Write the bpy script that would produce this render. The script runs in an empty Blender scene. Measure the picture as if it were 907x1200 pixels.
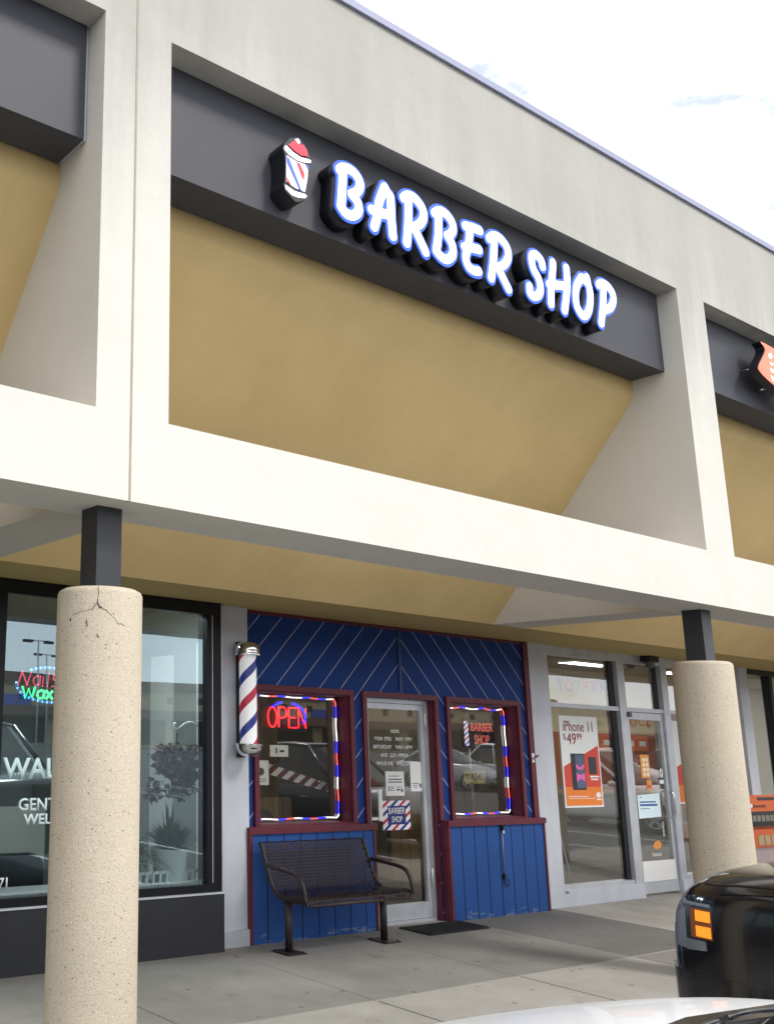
import bpy, bmesh, math, random
from mathutils import Vector, Matrix
from mathutils.bvhtree import BVHTree
import numpy as np
random.seed(7)
scene = bpy.context.scene
COL = scene.collection
R = math.radians

# ---------------------------------------------------------------- camera
cam = bpy.data.cameras.new('camera'); cam_o = bpy.data.objects.new('camera', cam); COL.objects.link(cam_o)
scene.camera = cam_o
F_PX, PPX, PPY, W0, H0 = 1117.61, 87.28, 607.86, 907.0, 1200.0
yaw, pitch, roll = R(31.228), R(12.5127), R(1.70777)
fwd = Vector((math.sin(yaw)*math.cos(pitch), math.cos(yaw)*math.cos(pitch), math.sin(pitch)))
r0 = Vector((math.cos(yaw), -math.sin(yaw), 0)); u0 = r0.cross(fwd)
rv = r0*math.cos(roll) + u0*math.sin(roll); uv = -r0*math.sin(roll) + u0*math.cos(roll)
m = Matrix((rv, uv, -fwd)).transposed().to_4x4(); m.translation = Vector((-2.90201, -3.85566, 1.73854))
cam_o.matrix_world = m
cam.sensor_fit = 'VERTICAL'; cam.sensor_height = 36.0; cam.lens = 36.0*F_PX/H0
cam.shift_x = (W0/2-PPX)/H0; cam.shift_y = -(H0/2-PPY)/H0
cam.clip_start = 0.05; cam.clip_end = 2000

# ---------------------------------------------------------------- sky, sun, exposure
SUN_AZ, SUN_EL = R(152), R(48)          # compass azimuth measured from +Y towards +X
world = bpy.data.worlds.new('World'); scene.world = world; world.use_nodes = True
nt = world.node_tree; nt.nodes.clear()
def wn(t, **k):
    n = nt.nodes.new(t)
    for a, b in k.items(): setattr(n, a, b)
    return n
out = wn('ShaderNodeOutputWorld'); bg = wn('ShaderNodeBackground'); bg.inputs['Strength'].default_value = 0.1
sky = wn('ShaderNodeTexSky', sky_type='NISHITA', sun_disc=False, sun_elevation=SUN_EL, sun_rotation=SUN_AZ)
tc = wn('ShaderNodeTexCoord'); mp = wn('ShaderNodeMapping'); mp.inputs['Scale'].default_value = (1.0, 1.0, 2.6)
n1 = wn('ShaderNodeTexNoise'); n1.inputs['Scale'].default_value = 6.0; n1.inputs['Detail'].default_value = 7; n1.inputs['Roughness'].default_value = .55
rp = wn('ShaderNodeValToRGB'); rp.color_ramp.elements[0].position = .37; rp.color_ramp.elements[0].color = (.36, .36, .36, 1)
rp.color_ramp.elements[1].position = .47; rp.color_ramp.elements[1].color = (1, 1, 1, 1)
mx = wn('ShaderNodeMix', data_type='RGBA'); mx.inputs['B'].default_value = (10.2, 10.3, 10.6, 1)
L = nt.links.new
L(tc.outputs['Generated'], mp.inputs['Vector']); L(mp.outputs['Vector'], n1.inputs['Vector']); L(n1.outputs['Fac'], rp.inputs['Fac'])
L(rp.outputs['Color'], mx.inputs['Factor']); L(sky.outputs['Color'], mx.inputs['A']); L(mx.outputs['Result'], bg.inputs['Color']); L(bg.outputs['Background'], out.inputs['Surface'])
sl = bpy.data.lights.new('sun', 'SUN'); sl.energy = 1.3; sl.angle = R(14); sl.color = (1.0, .955, .89)
so = bpy.data.objects.new('sun', sl); COL.objects.link(so)
sd = Vector((math.sin(SUN_AZ)*math.cos(SUN_EL), math.cos(SUN_AZ)*math.cos(SUN_EL), math.sin(SUN_EL)))
so.rotation_euler = (-sd).to_track_quat('-Z', 'Y').to_euler(); so.location = sd*60
scene.view_settings.view_transform = 'Standard'; scene.view_settings.look = 'None'
scene.view_settings.exposure = 0.80; scene.view_settings.gamma = 1.0; scene.view_settings.use_curve_mapping = False
try:
    scene.cycles.max_bounces = 12; scene.cycles.transparent_max_bounces = 24; scene.cycles.use_denoising = True
except Exception: pass

# ---------------------------------------------------------------- materials
MATS = {}
def newmat(name):
    mt = bpy.data.materials.new(name); mt.use_nodes = True
    t = mt.node_tree; b = t.nodes['Principled BSDF']
    MATS[name] = mt
    return mt, t, b
def N(t, typ, **k):
    n = t.nodes.new(typ)
    for a, b in k.items():
        if a in n.inputs: n.inputs[a].default_value = b
        else: setattr(n, a, b)
    return n
def c4(c): return (c[0], c[1], c[2], 1)
def pm(name, col, rough=.6, metal=0.0, var=.12, vscale=3.0, bump=0.0, bscale=60.0, coat=0.0, spec=.5, col2=None, detail=5, stretch=(1,1,1), rvar=.08):
    """painted / mineral surface: base colour with noise variation, roughness variation and optional bump"""
    mt, t, b = newmat(name)
    g = N(t, 'ShaderNodeTexCoord')
    mp = N(t, 'ShaderNodeMapping'); mp.inputs['Scale'].default_value = stretch
    t.links.new(g.outputs['Object'], mp.inputs['Vector'])
    no = N(t, 'ShaderNodeTexNoise', Scale=vscale, Detail=detail, Roughness=.6); t.links.new(mp.outputs['Vector'], no.inputs['Vector'])
    r = N(t, 'ShaderNodeMapRange'); r.inputs['From Min'].default_value = .3; r.inputs['From Max'].default_value = .7
    t.links.new(no.outputs['Fac'], r.inputs['Value'])
    mi = N(t, 'ShaderNodeMix', data_type='RGBA')
    c2 = col2 or tuple(x*(1-var) for x in col)
    mi.inputs['A'].default_value = c4(c2); mi.inputs['B'].default_value = c4(col)
    t.links.new(r.outputs['Result'], mi.inputs['Factor']); t.links.new(mi.outputs['Result'], b.inputs['Base Color'])
    r2 = N(t, 'ShaderNodeMapRange'); r2.inputs['To Min'].default_value = max(.02, rough-rvar); r2.inputs['To Max'].default_value = min(1, rough+rvar)
    t.links.new(no.outputs['Fac'], r2.inputs['Value']); t.links.new(r2.outputs['Result'], b.inputs['Roughness'])
    b.inputs['Metallic'].default_value = metal; b.inputs['Coat Weight'].default_value = coat; b.inputs['Coat Roughness'].default_value = .04
    b.inputs['Specular IOR Level'].default_value = spec
    if bump:
        nb = N(t, 'ShaderNodeTexNoise', Scale=bscale, Detail=6); t.links.new(mp.outputs['Vector'], nb.inputs['Vector'])
        bu = N(t, 'ShaderNodeBump', Strength=bump, Distance=.01); t.links.new(nb.outputs['Fac'], bu.inputs['Height']); t.links.new(bu.outputs['Normal'], b.inputs['Normal'])
    return mt
def em(name, col, s=1.0, base=(.02, .02, .02)):
    mt, t, b = newmat(name)
    b.inputs['Base Color'].default_value = c4(base); b.inputs['Emission Color'].default_value = c4(col); b.inputs['Emission Strength'].default_value = s
    b.inputs['Roughness'].default_value = .3
    return mt
def glass(name, tint=(.8, .85, .85), refl=.08, rcol=(1, 1, 1), ior=1.5):
    mt = bpy.data.materials.new(name); mt.use_nodes = True; t = mt.node_tree; t.nodes.clear(); MATS[name] = mt
    o = N(t, 'ShaderNodeOutputMaterial'); tr = N(t, 'ShaderNodeBsdfTransparent', Color=c4(tint)); gl = N(t, 'ShaderNodeBsdfGlossy', Color=c4(rcol), Roughness=0.0)
    fr = N(t, 'ShaderNodeFresnel'); ad = N(t, 'ShaderNodeMath', operation='ADD'); ad.use_clamp = True
    geo = N(t, 'ShaderNodeNewGeometry'); io = N(t, 'ShaderNodeMix', data_type='FLOAT'); io.inputs['A'].default_value = ior; io.inputs['B'].default_value = 1/ior
    t.links.new(geo.outputs['Backfacing'], io.inputs['Factor']); t.links.new(io.outputs['Result'], fr.inputs['IOR'])
    rf = N(t, 'ShaderNodeMix', data_type='FLOAT'); rf.inputs['A'].default_value = refl; rf.inputs['B'].default_value = 0.0
    t.links.new(geo.outputs['Backfacing'], rf.inputs['Factor']); t.links.new(rf.outputs['Result'], ad.inputs[1])
    # old plate glass is never quite flat: a long, weak ripple
    tc = N(t, 'ShaderNodeTexCoord'); no = N(t, 'ShaderNodeTexNoise', Scale=1.3, Detail=1.0); bu = N(t, 'ShaderNodeBump', Strength=.05, Distance=.02)
    t.links.new(tc.outputs['Object'], no.inputs['Vector']); t.links.new(no.outputs['Fac'], bu.inputs['Height']); t.links.new(bu.outputs['Normal'], gl.inputs['Normal'])
    ms = N(t, 'ShaderNodeMixShader'); t.links.new(fr.outputs['Fac'], ad.inputs[0]); t.links.new(ad.outputs['Value'], ms.inputs['Fac'])
    t.links.new(tr.outputs['BSDF'], ms.inputs[1]); t.links.new(gl.outputs['BSDF'], ms.inputs[2]); t.links.new(ms.outputs['Shader'], o.inputs['Surface'])
    return mt
def mathn(t, op, a, b=None):
    n = N(t, 'ShaderNodeMath', operation=op)
    for i, v in enumerate((a, b)):
        if v is None: continue
        if isinstance(v, (int, float)): n.inputs[i].default_value = v
        else: t.links.new(v, n.inputs[i])
    return n.outputs['Value']

def stucco(name, col, shade_streaks=True, col2=None):
    mt, t, b = newmat(name)
    geo = N(t, 'ShaderNodeNewGeometry'); sx = N(t, 'ShaderNodeSeparateXYZ'); t.links.new(geo.outputs['Position'], sx.inputs['Vector'])
    no = N(t, 'ShaderNodeTexNoise', Scale=1.1, Detail=7, Roughness=.62); t.links.new(geo.outputs['Position'], no.inputs['Vector'])
    r = N(t, 'ShaderNodeMapRange'); r.inputs['From Min'].default_value = .32; r.inputs['From Max'].default_value = .68; t.links.new(no.outputs['Fac'], r.inputs['Value'])
    mi = N(t, 'ShaderNodeMix', data_type='RGBA'); mi.inputs['A'].default_value = c4(col2 or tuple(x*.93 for x in col)); mi.inputs['B'].default_value = c4(col)
    t.links.new(r.outputs['Result'], mi.inputs['Factor'])
    last = mi.outputs['Result']
    if shade_streaks:
        # upper wall's duller light painted into the colour, with faint vertical streaks
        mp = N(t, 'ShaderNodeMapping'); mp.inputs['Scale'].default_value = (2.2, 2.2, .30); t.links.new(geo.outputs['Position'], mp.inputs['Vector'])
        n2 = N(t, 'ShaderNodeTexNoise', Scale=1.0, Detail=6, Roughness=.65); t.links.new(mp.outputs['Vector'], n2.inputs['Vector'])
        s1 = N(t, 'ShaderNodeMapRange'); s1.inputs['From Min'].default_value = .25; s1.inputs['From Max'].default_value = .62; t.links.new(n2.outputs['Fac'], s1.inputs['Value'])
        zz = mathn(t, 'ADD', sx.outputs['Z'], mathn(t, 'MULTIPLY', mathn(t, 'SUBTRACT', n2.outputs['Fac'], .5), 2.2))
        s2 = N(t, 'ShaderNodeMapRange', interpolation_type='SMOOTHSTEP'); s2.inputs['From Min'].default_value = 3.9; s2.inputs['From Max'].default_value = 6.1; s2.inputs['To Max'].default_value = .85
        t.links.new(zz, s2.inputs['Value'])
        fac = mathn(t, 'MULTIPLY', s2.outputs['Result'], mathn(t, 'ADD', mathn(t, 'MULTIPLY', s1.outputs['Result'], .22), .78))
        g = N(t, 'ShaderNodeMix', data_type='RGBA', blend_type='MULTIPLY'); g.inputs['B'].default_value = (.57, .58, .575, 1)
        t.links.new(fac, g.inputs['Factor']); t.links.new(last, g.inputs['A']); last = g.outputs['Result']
    # fine dirt specks
    n3 = N(t, 'ShaderNodeTexNoise', Scale=9, Detail=9, Roughness=.75); t.links.new(geo.outputs['Position'], n3.inputs['Vector'])
    s3 = N(t, 'ShaderNodeMapRange'); s3.inputs['From Min'].default_value = .63; s3.inputs['From Max'].default_value = .8; s3.inputs['To Max'].default_value = .35; t.links.new(n3.outputs['Fac'], s3.inputs['Value'])
    g2 = N(t, 'ShaderNodeMix', data_type='RGBA'); g2.inputs['B'].default_value = c4(tuple(x*.45 for x in col)); t.links.new(s3.outputs['Result'], g2.inputs['Factor']); t.links.new(last, g2.inputs['A'])
    t.links.new(g2.outputs['Result'], b.inputs['Base Color'])
    b.inputs['Roughness'].default_value = .9; b.inputs['Specular IOR Level'].default_value = .2
    nb = N(t, 'ShaderNodeTexNoise', Scale=140, Detail=4); t.links.new(geo.outputs['Position'], nb.inputs['Vector'])
    nb2 = N(t, 'ShaderNodeTexNoise', Scale=6.5, Detail=5); t.links.new(geo.outputs['Position'], nb2.inputs['Vector'])
    bu = N(t, 'ShaderNodeBump', Strength=.22, Distance=.004); t.links.new(nb.outputs['Fac'], bu.inputs['Height'])
    bu2 = N(t, 'ShaderNodeBump', Strength=.4, Distance=.012); t.links.new(nb2.outputs['Fac'], bu2.inputs['Height']); t.links.new(bu.outputs['Normal'], bu2.inputs['Normal'])
    t.links.new(bu2.outputs['Normal'], b.inputs['Normal'])
    return mt

def lines_mat(name, base, line, kind):
    """painted boards: kind 'chevron' = thin painted diagonal grooves mirrored about the middle, 'board' = dark vertical grooves"""
    mt, t, b = newmat(name)
    geo = N(t, 'ShaderNodeNewGeometry'); sx = N(t, 'ShaderNodeSeparateXYZ'); t.links.new(geo.outputs['Position'], sx.inputs['Vector'])
    X, Z = sx.outputs['X'], sx.outputs['Z']
    if kind == 'chevron':
        a = mathn(t, 'SUBTRACT', 5.075, mathn(t, 'ABSOLUTE', mathn(t, 'SUBTRACT', X, 5.075)))
        v = mathn(t, 'DIVIDE', mathn(t, 'SUBTRACT', mathn(t, 'SUBTRACT', a, Z), .626), .277); w = .019
    else:
        v = mathn(t, 'DIVIDE', mathn(t, 'SUBTRACT', X, 5.808), .203); w = .03
    fr = mathn(t, 'FRACT', mathn(t, 'ADD', v, 40.5))
    d = mathn(t, 'ABSOLUTE', mathn(t, 'SUBTRACT', fr, .5))
    no = N(t, 'ShaderNodeTexNoise', Scale=2.2, Detail=6); t.links.new(geo.outputs['Position'], no.inputs['Vector'])
    nf = N(t, 'ShaderNodeTexNoise', Scale=45, Detail=3); t.links.new(geo.outputs['Position'], nf.inputs['Vector'])
    ww = mathn(t, 'MULTIPLY', w, mathn(t, 'ADD', .55, nf.outputs['Fac']))
    on = mathn(t, 'LESS_THAN', d, ww)
    mv = N(t, 'ShaderNodeMix', data_type='RGBA'); mv.inputs['A'].default_value = c4(tuple(x*.7 for x in base)); mv.inputs['B'].default_value = c4(tuple(x*1.15 for x in base)); t.links.new(no.outputs['Fac'], mv.inputs['Factor'])
    src = mv.outputs['Result']
    if kind == 'board':   # scuffed, faded paint near the pavement
        s = N(t, 'ShaderNodeMapRange'); s.inputs['From Min'].default_value = .02; s.inputs['From Max'].default_value = .16; s.inputs['To Min'].default_value = .17; s.inputs['To Max'].default_value = 0; t.links.new(Z, s.inputs['Value'])
        mp = N(t, 'ShaderNodeMapping'); mp.inputs['Scale'].default_value = (6, 6, 30); t.links.new(geo.outputs['Position'], mp.inputs['Vector'])
        ns = N(t, 'ShaderNodeTexNoise', Scale=1, Detail=8, Roughness=.7); t.links.new(mp.outputs['Vector'], ns.inputs['Vector'])
        sc = mathn(t, 'GREATER_THAN', mathn(t, 'ADD', ns.outputs['Fac'], s.outputs['Result']), .72)
        ms = N(t, 'ShaderNodeMix', data_type='RGBA'); ms.inputs['B'].default_value = (.16, .22, .32, 1); t.links.new(mathn(t, 'MULTIPLY', sc, .7), ms.inputs['Factor']); t.links.new(src, ms.inputs['A']); src = ms.outputs['Result']
    ml = N(t, 'ShaderNodeMix', data_type='RGBA'); ml.inputs['B'].default_value = c4(line); t.links.new(on, ml.inputs['Factor']); t.links.new(src, ml.inputs['A'])
    t.links.new(ml.outputs['Result'], b.inputs['Base Color']); b.inputs['Roughness'].default_value = .6; b.inputs['Specular IOR Level'].default_value = .18
    bu = N(t, 'ShaderNodeBump', Strength=.6, Distance=.006, invert=True); t.links.new(on, bu.inputs['Height'])
    mpw = N(t, 'ShaderNodeMapping'); mpw.inputs['Scale'].default_value = (40, 40, 2.5); t.links.new(geo.outputs['Position'], mpw.inputs['Vector'])
    ng = N(t, 'ShaderNodeTexNoise', Scale=1, Detail=4); t.links.new(mpw.outputs['Vector'], ng.inputs['Vector'])
    bu2 = N(t, 'ShaderNodeBump', Strength=.25, Distance=.003); t.links.new(ng.outputs['Fac'], bu2.inputs['Height']); t.links.new(bu.outputs['Normal'], bu2.inputs['Normal'])
    t.links.new(bu2.outputs['Normal'], b.inputs['Normal'])
    return mt

def stripe_mat(name, cols, mode, period, emit=0.0, phase=0.0):
    """hard-edged stripes; mode 'helix' wraps round the local Z axis, 'diag' runs across x+z"""
    mt, t, b = newmat(name)
    tc = N(t, 'ShaderNodeTexCoord'); sx = N(t, 'ShaderNodeSeparateXYZ'); t.links.new(tc.outputs['Object'], sx.inputs['Vector'])
    if mode == 'helix':
        an = mathn(t, 'DIVIDE', mathn(t, 'ARCTAN2', sx.outputs['Y'], sx.outputs['X']), 2*math.pi)
        v = mathn(t, 'ADD', mathn(t, 'DIVIDE', sx.outputs['Z'], period), mathn(t, 'MULTIPLY', an, -1.0))
    else:
        v = mathn(t, 'DIVIDE', mathn(t, 'SUBTRACT', mathn(t, 'MULTIPLY', sx.outputs['Z'], 1.5), sx.outputs['X']), period)
    fr = mathn(t, 'FRACT', mathn(t, 'ADD', v, 30+phase))
    rp = N(t, 'ShaderNodeValToRGB'); cr = rp.color_ramp; cr.interpolation = 'CONSTANT'
    n = sum(w for w, c in cols); acc = 0
    for i, (w, c) in enumerate(cols):
        e = cr.elements[0] if i == 0 else (cr.elements[1] if i == 1 else cr.elements.new(acc/n))
        e.position = acc/n; e.color = c4(c); acc += w
    t.links.new(fr, rp.inputs['Fac']); t.links.new(rp.outputs['Color'], b.inputs['Base Color']); b.inputs['Roughness'].default_value = .25
    if emit: t.links.new(rp.outputs['Color'], b.inputs['Emission Color']); b.inputs['Emission Strength'].default_value = emit
    return mt

def aggregate(name, col):
    """exposed-aggregate precast concrete: pale matrix, dark and light pebbles, pits"""
    mt, t, b = newmat(name)
    tc = N(t, 'ShaderNodeTexCoord'); src = tc.outputs['Object']
    no = N(t, 'ShaderNodeTexNoise', Scale=2.0, Detail=7, Roughness=.6); t.links.new(src, no.inputs['Vector'])
    mi = N(t, 'ShaderNodeMix', data_type='RGBA'); mi.inputs['A'].default_value = c4(tuple(x*.82 for x in col)); mi.inputs['B'].default_value = c4(col); t.links.new(no.outputs['Fac'], mi.inputs['Factor'])
    last = mi.outputs['Result']
    for sc, thr, cc, f, rnd in ((70, .42, (.50, .41, .29), .55, .35), (95, .30, (.68, .60, .48), .8, .3), (120, .30, (.19, .15, .11), .7, .26), (55, .22, (.10, .085, .07), .85, .07), (75, .30, (.74, .67, .55), .6, .05)):
        vo = N(t, 'ShaderNodeTexVoronoi', Scale=sc, Randomness=1.0); t.links.new(src, vo.inputs['Vector'])
        sep = N(t, 'ShaderNodeSeparateColor'); t.links.new(vo.outputs['Color'], sep.inputs['Color'])
        on = mathn(t, 'MULTIPLY', mathn(t, 'LESS_THAN', vo.outputs['Distance'], thr), mathn(t, 'LESS_THAN', sep.outputs['Red'], rnd))
        g = N(t, 'ShaderNodeMix', data_type='RGBA'); g.inputs['B'].default_value = c4(cc); t.links.new(mathn(t, 'MULTIPLY', on, f), g.inputs['Factor']); t.links.new(last, g.inputs['A']); last = g.outputs['Result']
    t.links.new(last, b.inputs['Base Color']); b.inputs['Roughness'].default_value = .85; b.inputs['Specular IOR Level'].default_value = .25
    nb = N(t, 'ShaderNodeTexVoronoi', Scale=110); t.links.new(src, nb.inputs['Vector'])
    bu = N(t, 'ShaderNodeBump', Strength=.35, Distance=.004); t.links.new(nb.outputs['Distance'], bu.inputs['Height']); t.links.new(bu.outputs['Normal'], b.inputs['Normal'])
    return mt

def pavement(name, col):
    mt, t, b = newmat(name)
    geo = N(t, 'ShaderNodeNewGeometry'); P = geo.outputs['Position']
    n1 = N(t, 'ShaderNodeTexNoise', Scale=.9, Detail=8, Roughness=.65); t.links.new(P, n1.inputs['Vector'])
    r = N(t, 'ShaderNodeMapRange'); r.inputs['From Min'].default_value = .3; r.inputs['From Max'].default_value = .7; t.links.new(n1.outputs['Fac'], r.inputs['Value'])
    mi = N(t, 'ShaderNodeMix', data_type='RGBA'); mi.inputs['A'].default_value = c4(tuple(x*.72 for x in col)); mi.inputs['B'].default_value = c4(tuple(x*1.12 for x in col)); t.links.new(r.outputs['Result'], mi.inputs['Factor'])
    n2 = N(t, 'ShaderNodeTexNoise', Scale=3.2, Detail=6, Roughness=.7); t.links.new(P, n2.inputs['Vector'])
    s = N(t, 'ShaderNodeMapRange'); s.inputs['From Min'].default_value = .58; s.inputs['From Max'].default_value = .75; s.inputs['To Max'].default_value = .55; t.links.new(n2.outputs['Fac'], s.inputs['Value'])
    g = N(t, 'ShaderNodeMix', data_type='RGBA'); g.inputs['B'].default_value = c4(tuple(x*.45 for x in col)); t.links.new(s.outputs['Result'], g.inputs['Factor']); t.links.new(mi.outputs['Result'], g.inputs['A'])
    # gum spots and grit
    vo = N(t, 'ShaderNodeTexVoronoi', Scale=7); t.links.new(P, vo.inputs['Vector']); sp = N(t, 'ShaderNodeSeparateColor'); t.links.new(vo.outputs['Color'], sp.inputs['Color'])
    on = mathn(t, 'MULTIPLY', mathn(t, 'LESS_THAN', vo.outputs['Distance'], .15), mathn(t, 'LESS_THAN', sp.outputs['Red'], .22))
    g2 = N(t, 'ShaderNodeMix', data_type='RGBA'); g2.inputs['B'].default_value = c4(tuple(x*.5 for x in col)); t.links.new(mathn(t, 'MULTIPLY', on, .85), g2.inputs['Factor']); t.links.new(g.outputs['Result'], g2.inputs['A'])
    n3 = N(t, 'ShaderNodeTexNoise', Scale=160, Detail=3); t.links.new(P, n3.inputs['Vector'])
    g3 = N(t, 'ShaderNodeMix', data_type='RGBA', blend_type='MULTIPLY'); g3.inputs['Factor'].default_value = .35; t.links.new(g2.outputs['Result'], g3.inputs['A']); t.links.new(n3.outputs['Color'], g3.inputs['B'])
    g4 = N(t, 'ShaderNodeMix', data_type='RGBA', blend_type='MULTIPLY'); g4.inputs['Factor'].default_value = 1; g4.inputs['B'].default_value = (1.2, 1.2, 1.2, 1); t.links.new(g3.outputs['Result'], g4.inputs['A'])
    t.links.new(g4.outputs['Result'], b.inputs['Base Color']); b.inputs['Roughness'].default_value = .85; b.inputs['Specular IOR Level'].default_value = .3
    bu = N(t, 'ShaderNodeBump', Strength=.25, Distance=.003); t.links.new(n3.outputs['Fac'], bu.inputs['Height']); t.links.new(bu.outputs['Normal'], b.inputs['Normal'])
    return mt

def planks(name, col, pitch, axis='X'):
    mt, t, b = newmat(name)
    geo = N(t, 'ShaderNodeNewGeometry'); sx = N(t, 'ShaderNodeSeparateXYZ'); t.links.new(geo.outputs['Position'], sx.inputs['Vector'])
    v = mathn(t, 'DIVIDE', sx.outputs[axis], pitch); fr = mathn(t, 'FRACT', mathn(t, 'ADD', v, 50)); fl = mathn(t, 'FLOOR', v)
    wn_ = N(t, 'ShaderNodeTexWhiteNoise', noise_dimensions='1D'); t.links.new(fl, wn_.inputs['W'])
    mp = N(t, 'ShaderNodeMapping'); mp.inputs['Scale'].default_value = (30, 30, 1.5); t.links.new(geo.outputs['Position'], mp.inputs['Vector'])
    no = N(t, 'ShaderNodeTexNoise', Scale=1, Detail=5, Distortion=.4); t.links.new(mp.outputs['Vector'], no.inputs['Vector'])
    f = mathn(t, 'MULTIPLY', mathn(t, 'ADD', wn_.outputs['Value'], no.outputs['Fac']), .5)
    mi = N(t, 'ShaderNodeMix', data_type='RGBA'); mi.inputs['A'].default_value = c4(tuple(x*.6 for x in col)); mi.inputs['B'].default_value = c4(tuple(x*1.25 for x in col)); t.links.new(f, mi.inputs['Factor'])
    on = mathn(t, 'LESS_THAN', fr, .05); g = N(t, 'ShaderNodeMix', data_type='RGBA'); g.inputs['B'].default_value = c4(tuple(x*.25 for x in col)); t.links.new(on, g.inputs['Factor']); t.links.new(mi.outputs['Result'], g.inputs['A'])
    t.links.new(g.outputs['Result'], b.inputs['Base Color']); b.inputs['Roughness'].default_value = .5
    return mt

M = dict(
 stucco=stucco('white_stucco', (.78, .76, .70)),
 fin=stucco('fin_stucco', (.66, .63, .565), shade_streaks=False),
 tan=stucco('tan_stucco', (.74, .555, .27), shade_streaks=False, col2=(.65, .48, .225)),
 soffit=stucco('soffit_stucco', (.50, .385, .165), shade_streaks=False),
 coping=pm('coping_metal', (.36, .38, .54), .5, .0, var=.08),
 band=pm('charcoal_panel', (.070, .073, .088), .55, 0.0, var=.2, vscale=2.5, spec=.35, rvar=.06),
 post=pm('charcoal_post', (.035, .038, .048), .45, var=.25, bump=.1),
 column=aggregate('aggregate_concrete', (.60, .525, .41)),
 crack=pm('crack_dark', (.09, .075, .055), .9),
 blackframe=pm('black_frame', (.006, .007, .010), .4, spec=.3, var=.3),
 bulkhead=pm('bulkhead_black', (.019, .021, .027), .6, var=.25, bump=.08),
 alu=pm('aluminium', (.62, .65, .70), .42, .45, var=.18, vscale=5),
 alupaint=pm('silver_paint', (.58, .61, .67), .5, .1, var=.16, vscale=4, stretch=(1, 1, .3)),
 blue=lines_mat('blue_siding', (.010, .044, .205), (.42, .42, .56), 'chevron'),
 board=lines_mat('blue_boards', (.024, .085, .295), (.006, .012, .05), 'board'),
 maroon=pm('maroon_trim', (.125, .012, .028), .5, var=.3, vscale=5, bump=.12, bscale=30),
 pave1=pavement('paving_light', (.375, .36, .33)), pave2=pavement('paving_mid', (.245, .237, .22)), pave3=pavement('paving_dark', (.18, .175, .167)),
 joint=pm('joint_black', (.03, .03, .028), .95), kerb=pavement('kerb_concrete', (.30, .29, .26)),
 asphalt=pm('asphalt', (.060, .060, .062), .9, var=.35, vscale=1.2, bump=.5, bscale=220), stripe=pm('road_paint', (.72, .72, .70), .7, var=.3, vscale=9),
 glass_nail=glass('tinted_glass', (.86, .92, .92), .20, (.72, .92, 1.0)), glass_barber=glass('shop_glass', (.93, .94, .92), .12), glass_phone=glass('clear_glass', (.95, .96, .95), .10), glass_door=glass('door_glass', (.93, .94, .92), .11),
 white=pm('white_plastic', (.80, .80, .79), .45, var=.06), paper=pm('paper', (.80, .80, .78), .8, var=.05), ink=pm('ink', (.05, .05, .06), .7),
 chrome=pm('chrome', (.82, .83, .85), .14, 1.0, var=.1), rubber=pm('rubber', (.016, .016, .017), .75, var=.4, vscale=18, bump=.5, bscale=120),
 bench=pm('bench_brown', (.030, .018, .018), .45, .0, var=.3, vscale=9), gloss_black=pm('gloss_black_trim', (.012, .012, .014), .2),
)

# ---------------------------------------------------------------- mesh helpers
def root(name, label, cat, loc=(0, 0, 0), group=None):
    o = bpy.data.objects.new(name, None); COL.objects.link(o); o.location = loc; o.empty_display_size = .2
    o['label'] = label; o['category'] = cat
    if group: o['group'] = group
    return o
def wloc(p):
    v = Vector((0, 0, 0))
    while p is not None: v = v + p.location; p = p.parent
    return v
def mobj(name, me, mat, parent=None, loc=None):
    """link a mesh whose vertices are in world coordinates; origin goes to its parent's base, or to loc"""
    o = bpy.data.objects.new(name, me); COL.objects.link(o)
    base = wloc(parent) if parent is not None else Vector((0, 0, 0))
    org = Vector(loc) if loc is not None else base
    me.transform(Matrix.Translation(-org))
    o.location = org - base
    if parent is not None: o.parent = parent
    for x in (mat if isinstance(mat, (list, tuple)) else [mat]): me.materials.append(x)
    return o
def bobj(name, bm, mat, parent=None, loc=None, smooth=False, bevel=0.0, seg=2):
    if bevel:
        bmesh.ops.bevel(bm, geom=[e for e in bm.edges if len(e.link_faces) == 2 and e.calc_face_angle(0) > .5], offset=bevel, segments=seg, affect='EDGES', clamp_overlap=True)
    bmesh.ops.recalc_face_normals(bm, faces=bm.faces)
    me = bpy.data.meshes.new(name); bm.to_mesh(me); bm.free()
    if smooth:
        for p in me.polygons: p.use_smooth = True
        if smooth != 'all':
            try: me.set_sharp_from_angle(angle=R(40))
            except Exception: pass
    return mobj(name, me, mat, parent, loc)
def tag(o, label, cat, group=None, kind=None):
    if label: o['label'] = label
    if cat: o['category'] = cat
    if group: o['group'] = group
    if kind: o['kind'] = kind
    return o
def struct(o): o['kind'] = 'structure'; return o
def box(bm, x0, x1, y0, y1, z0, z1, mi=0):
    vs = [bm.verts.new(p) for p in ((x0, y0, z0), (x1, y0, z0), (x1, y1, z0), (x0, y1, z0), (x0, y0, z1), (x1, y0, z1), (x1, y1, z1), (x0, y1, z1))]
    for f in ((3, 2, 1, 0), (4, 5, 6, 7), (0, 1, 5, 4), (1, 2, 6, 5), (2, 3, 7, 6), (3, 0, 4, 7)):
        bm.faces.new([vs[i] for i in f]).material_index = mi
def nb(*boxes):
    bm = bmesh.new()
    for b in boxes: box(bm, *b)
    return bm
def part(name, mat, parent, *boxes, bevel=0.0, **k): return bobj(name, nb(*boxes), mat, parent, bevel=bevel, **k)
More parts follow.
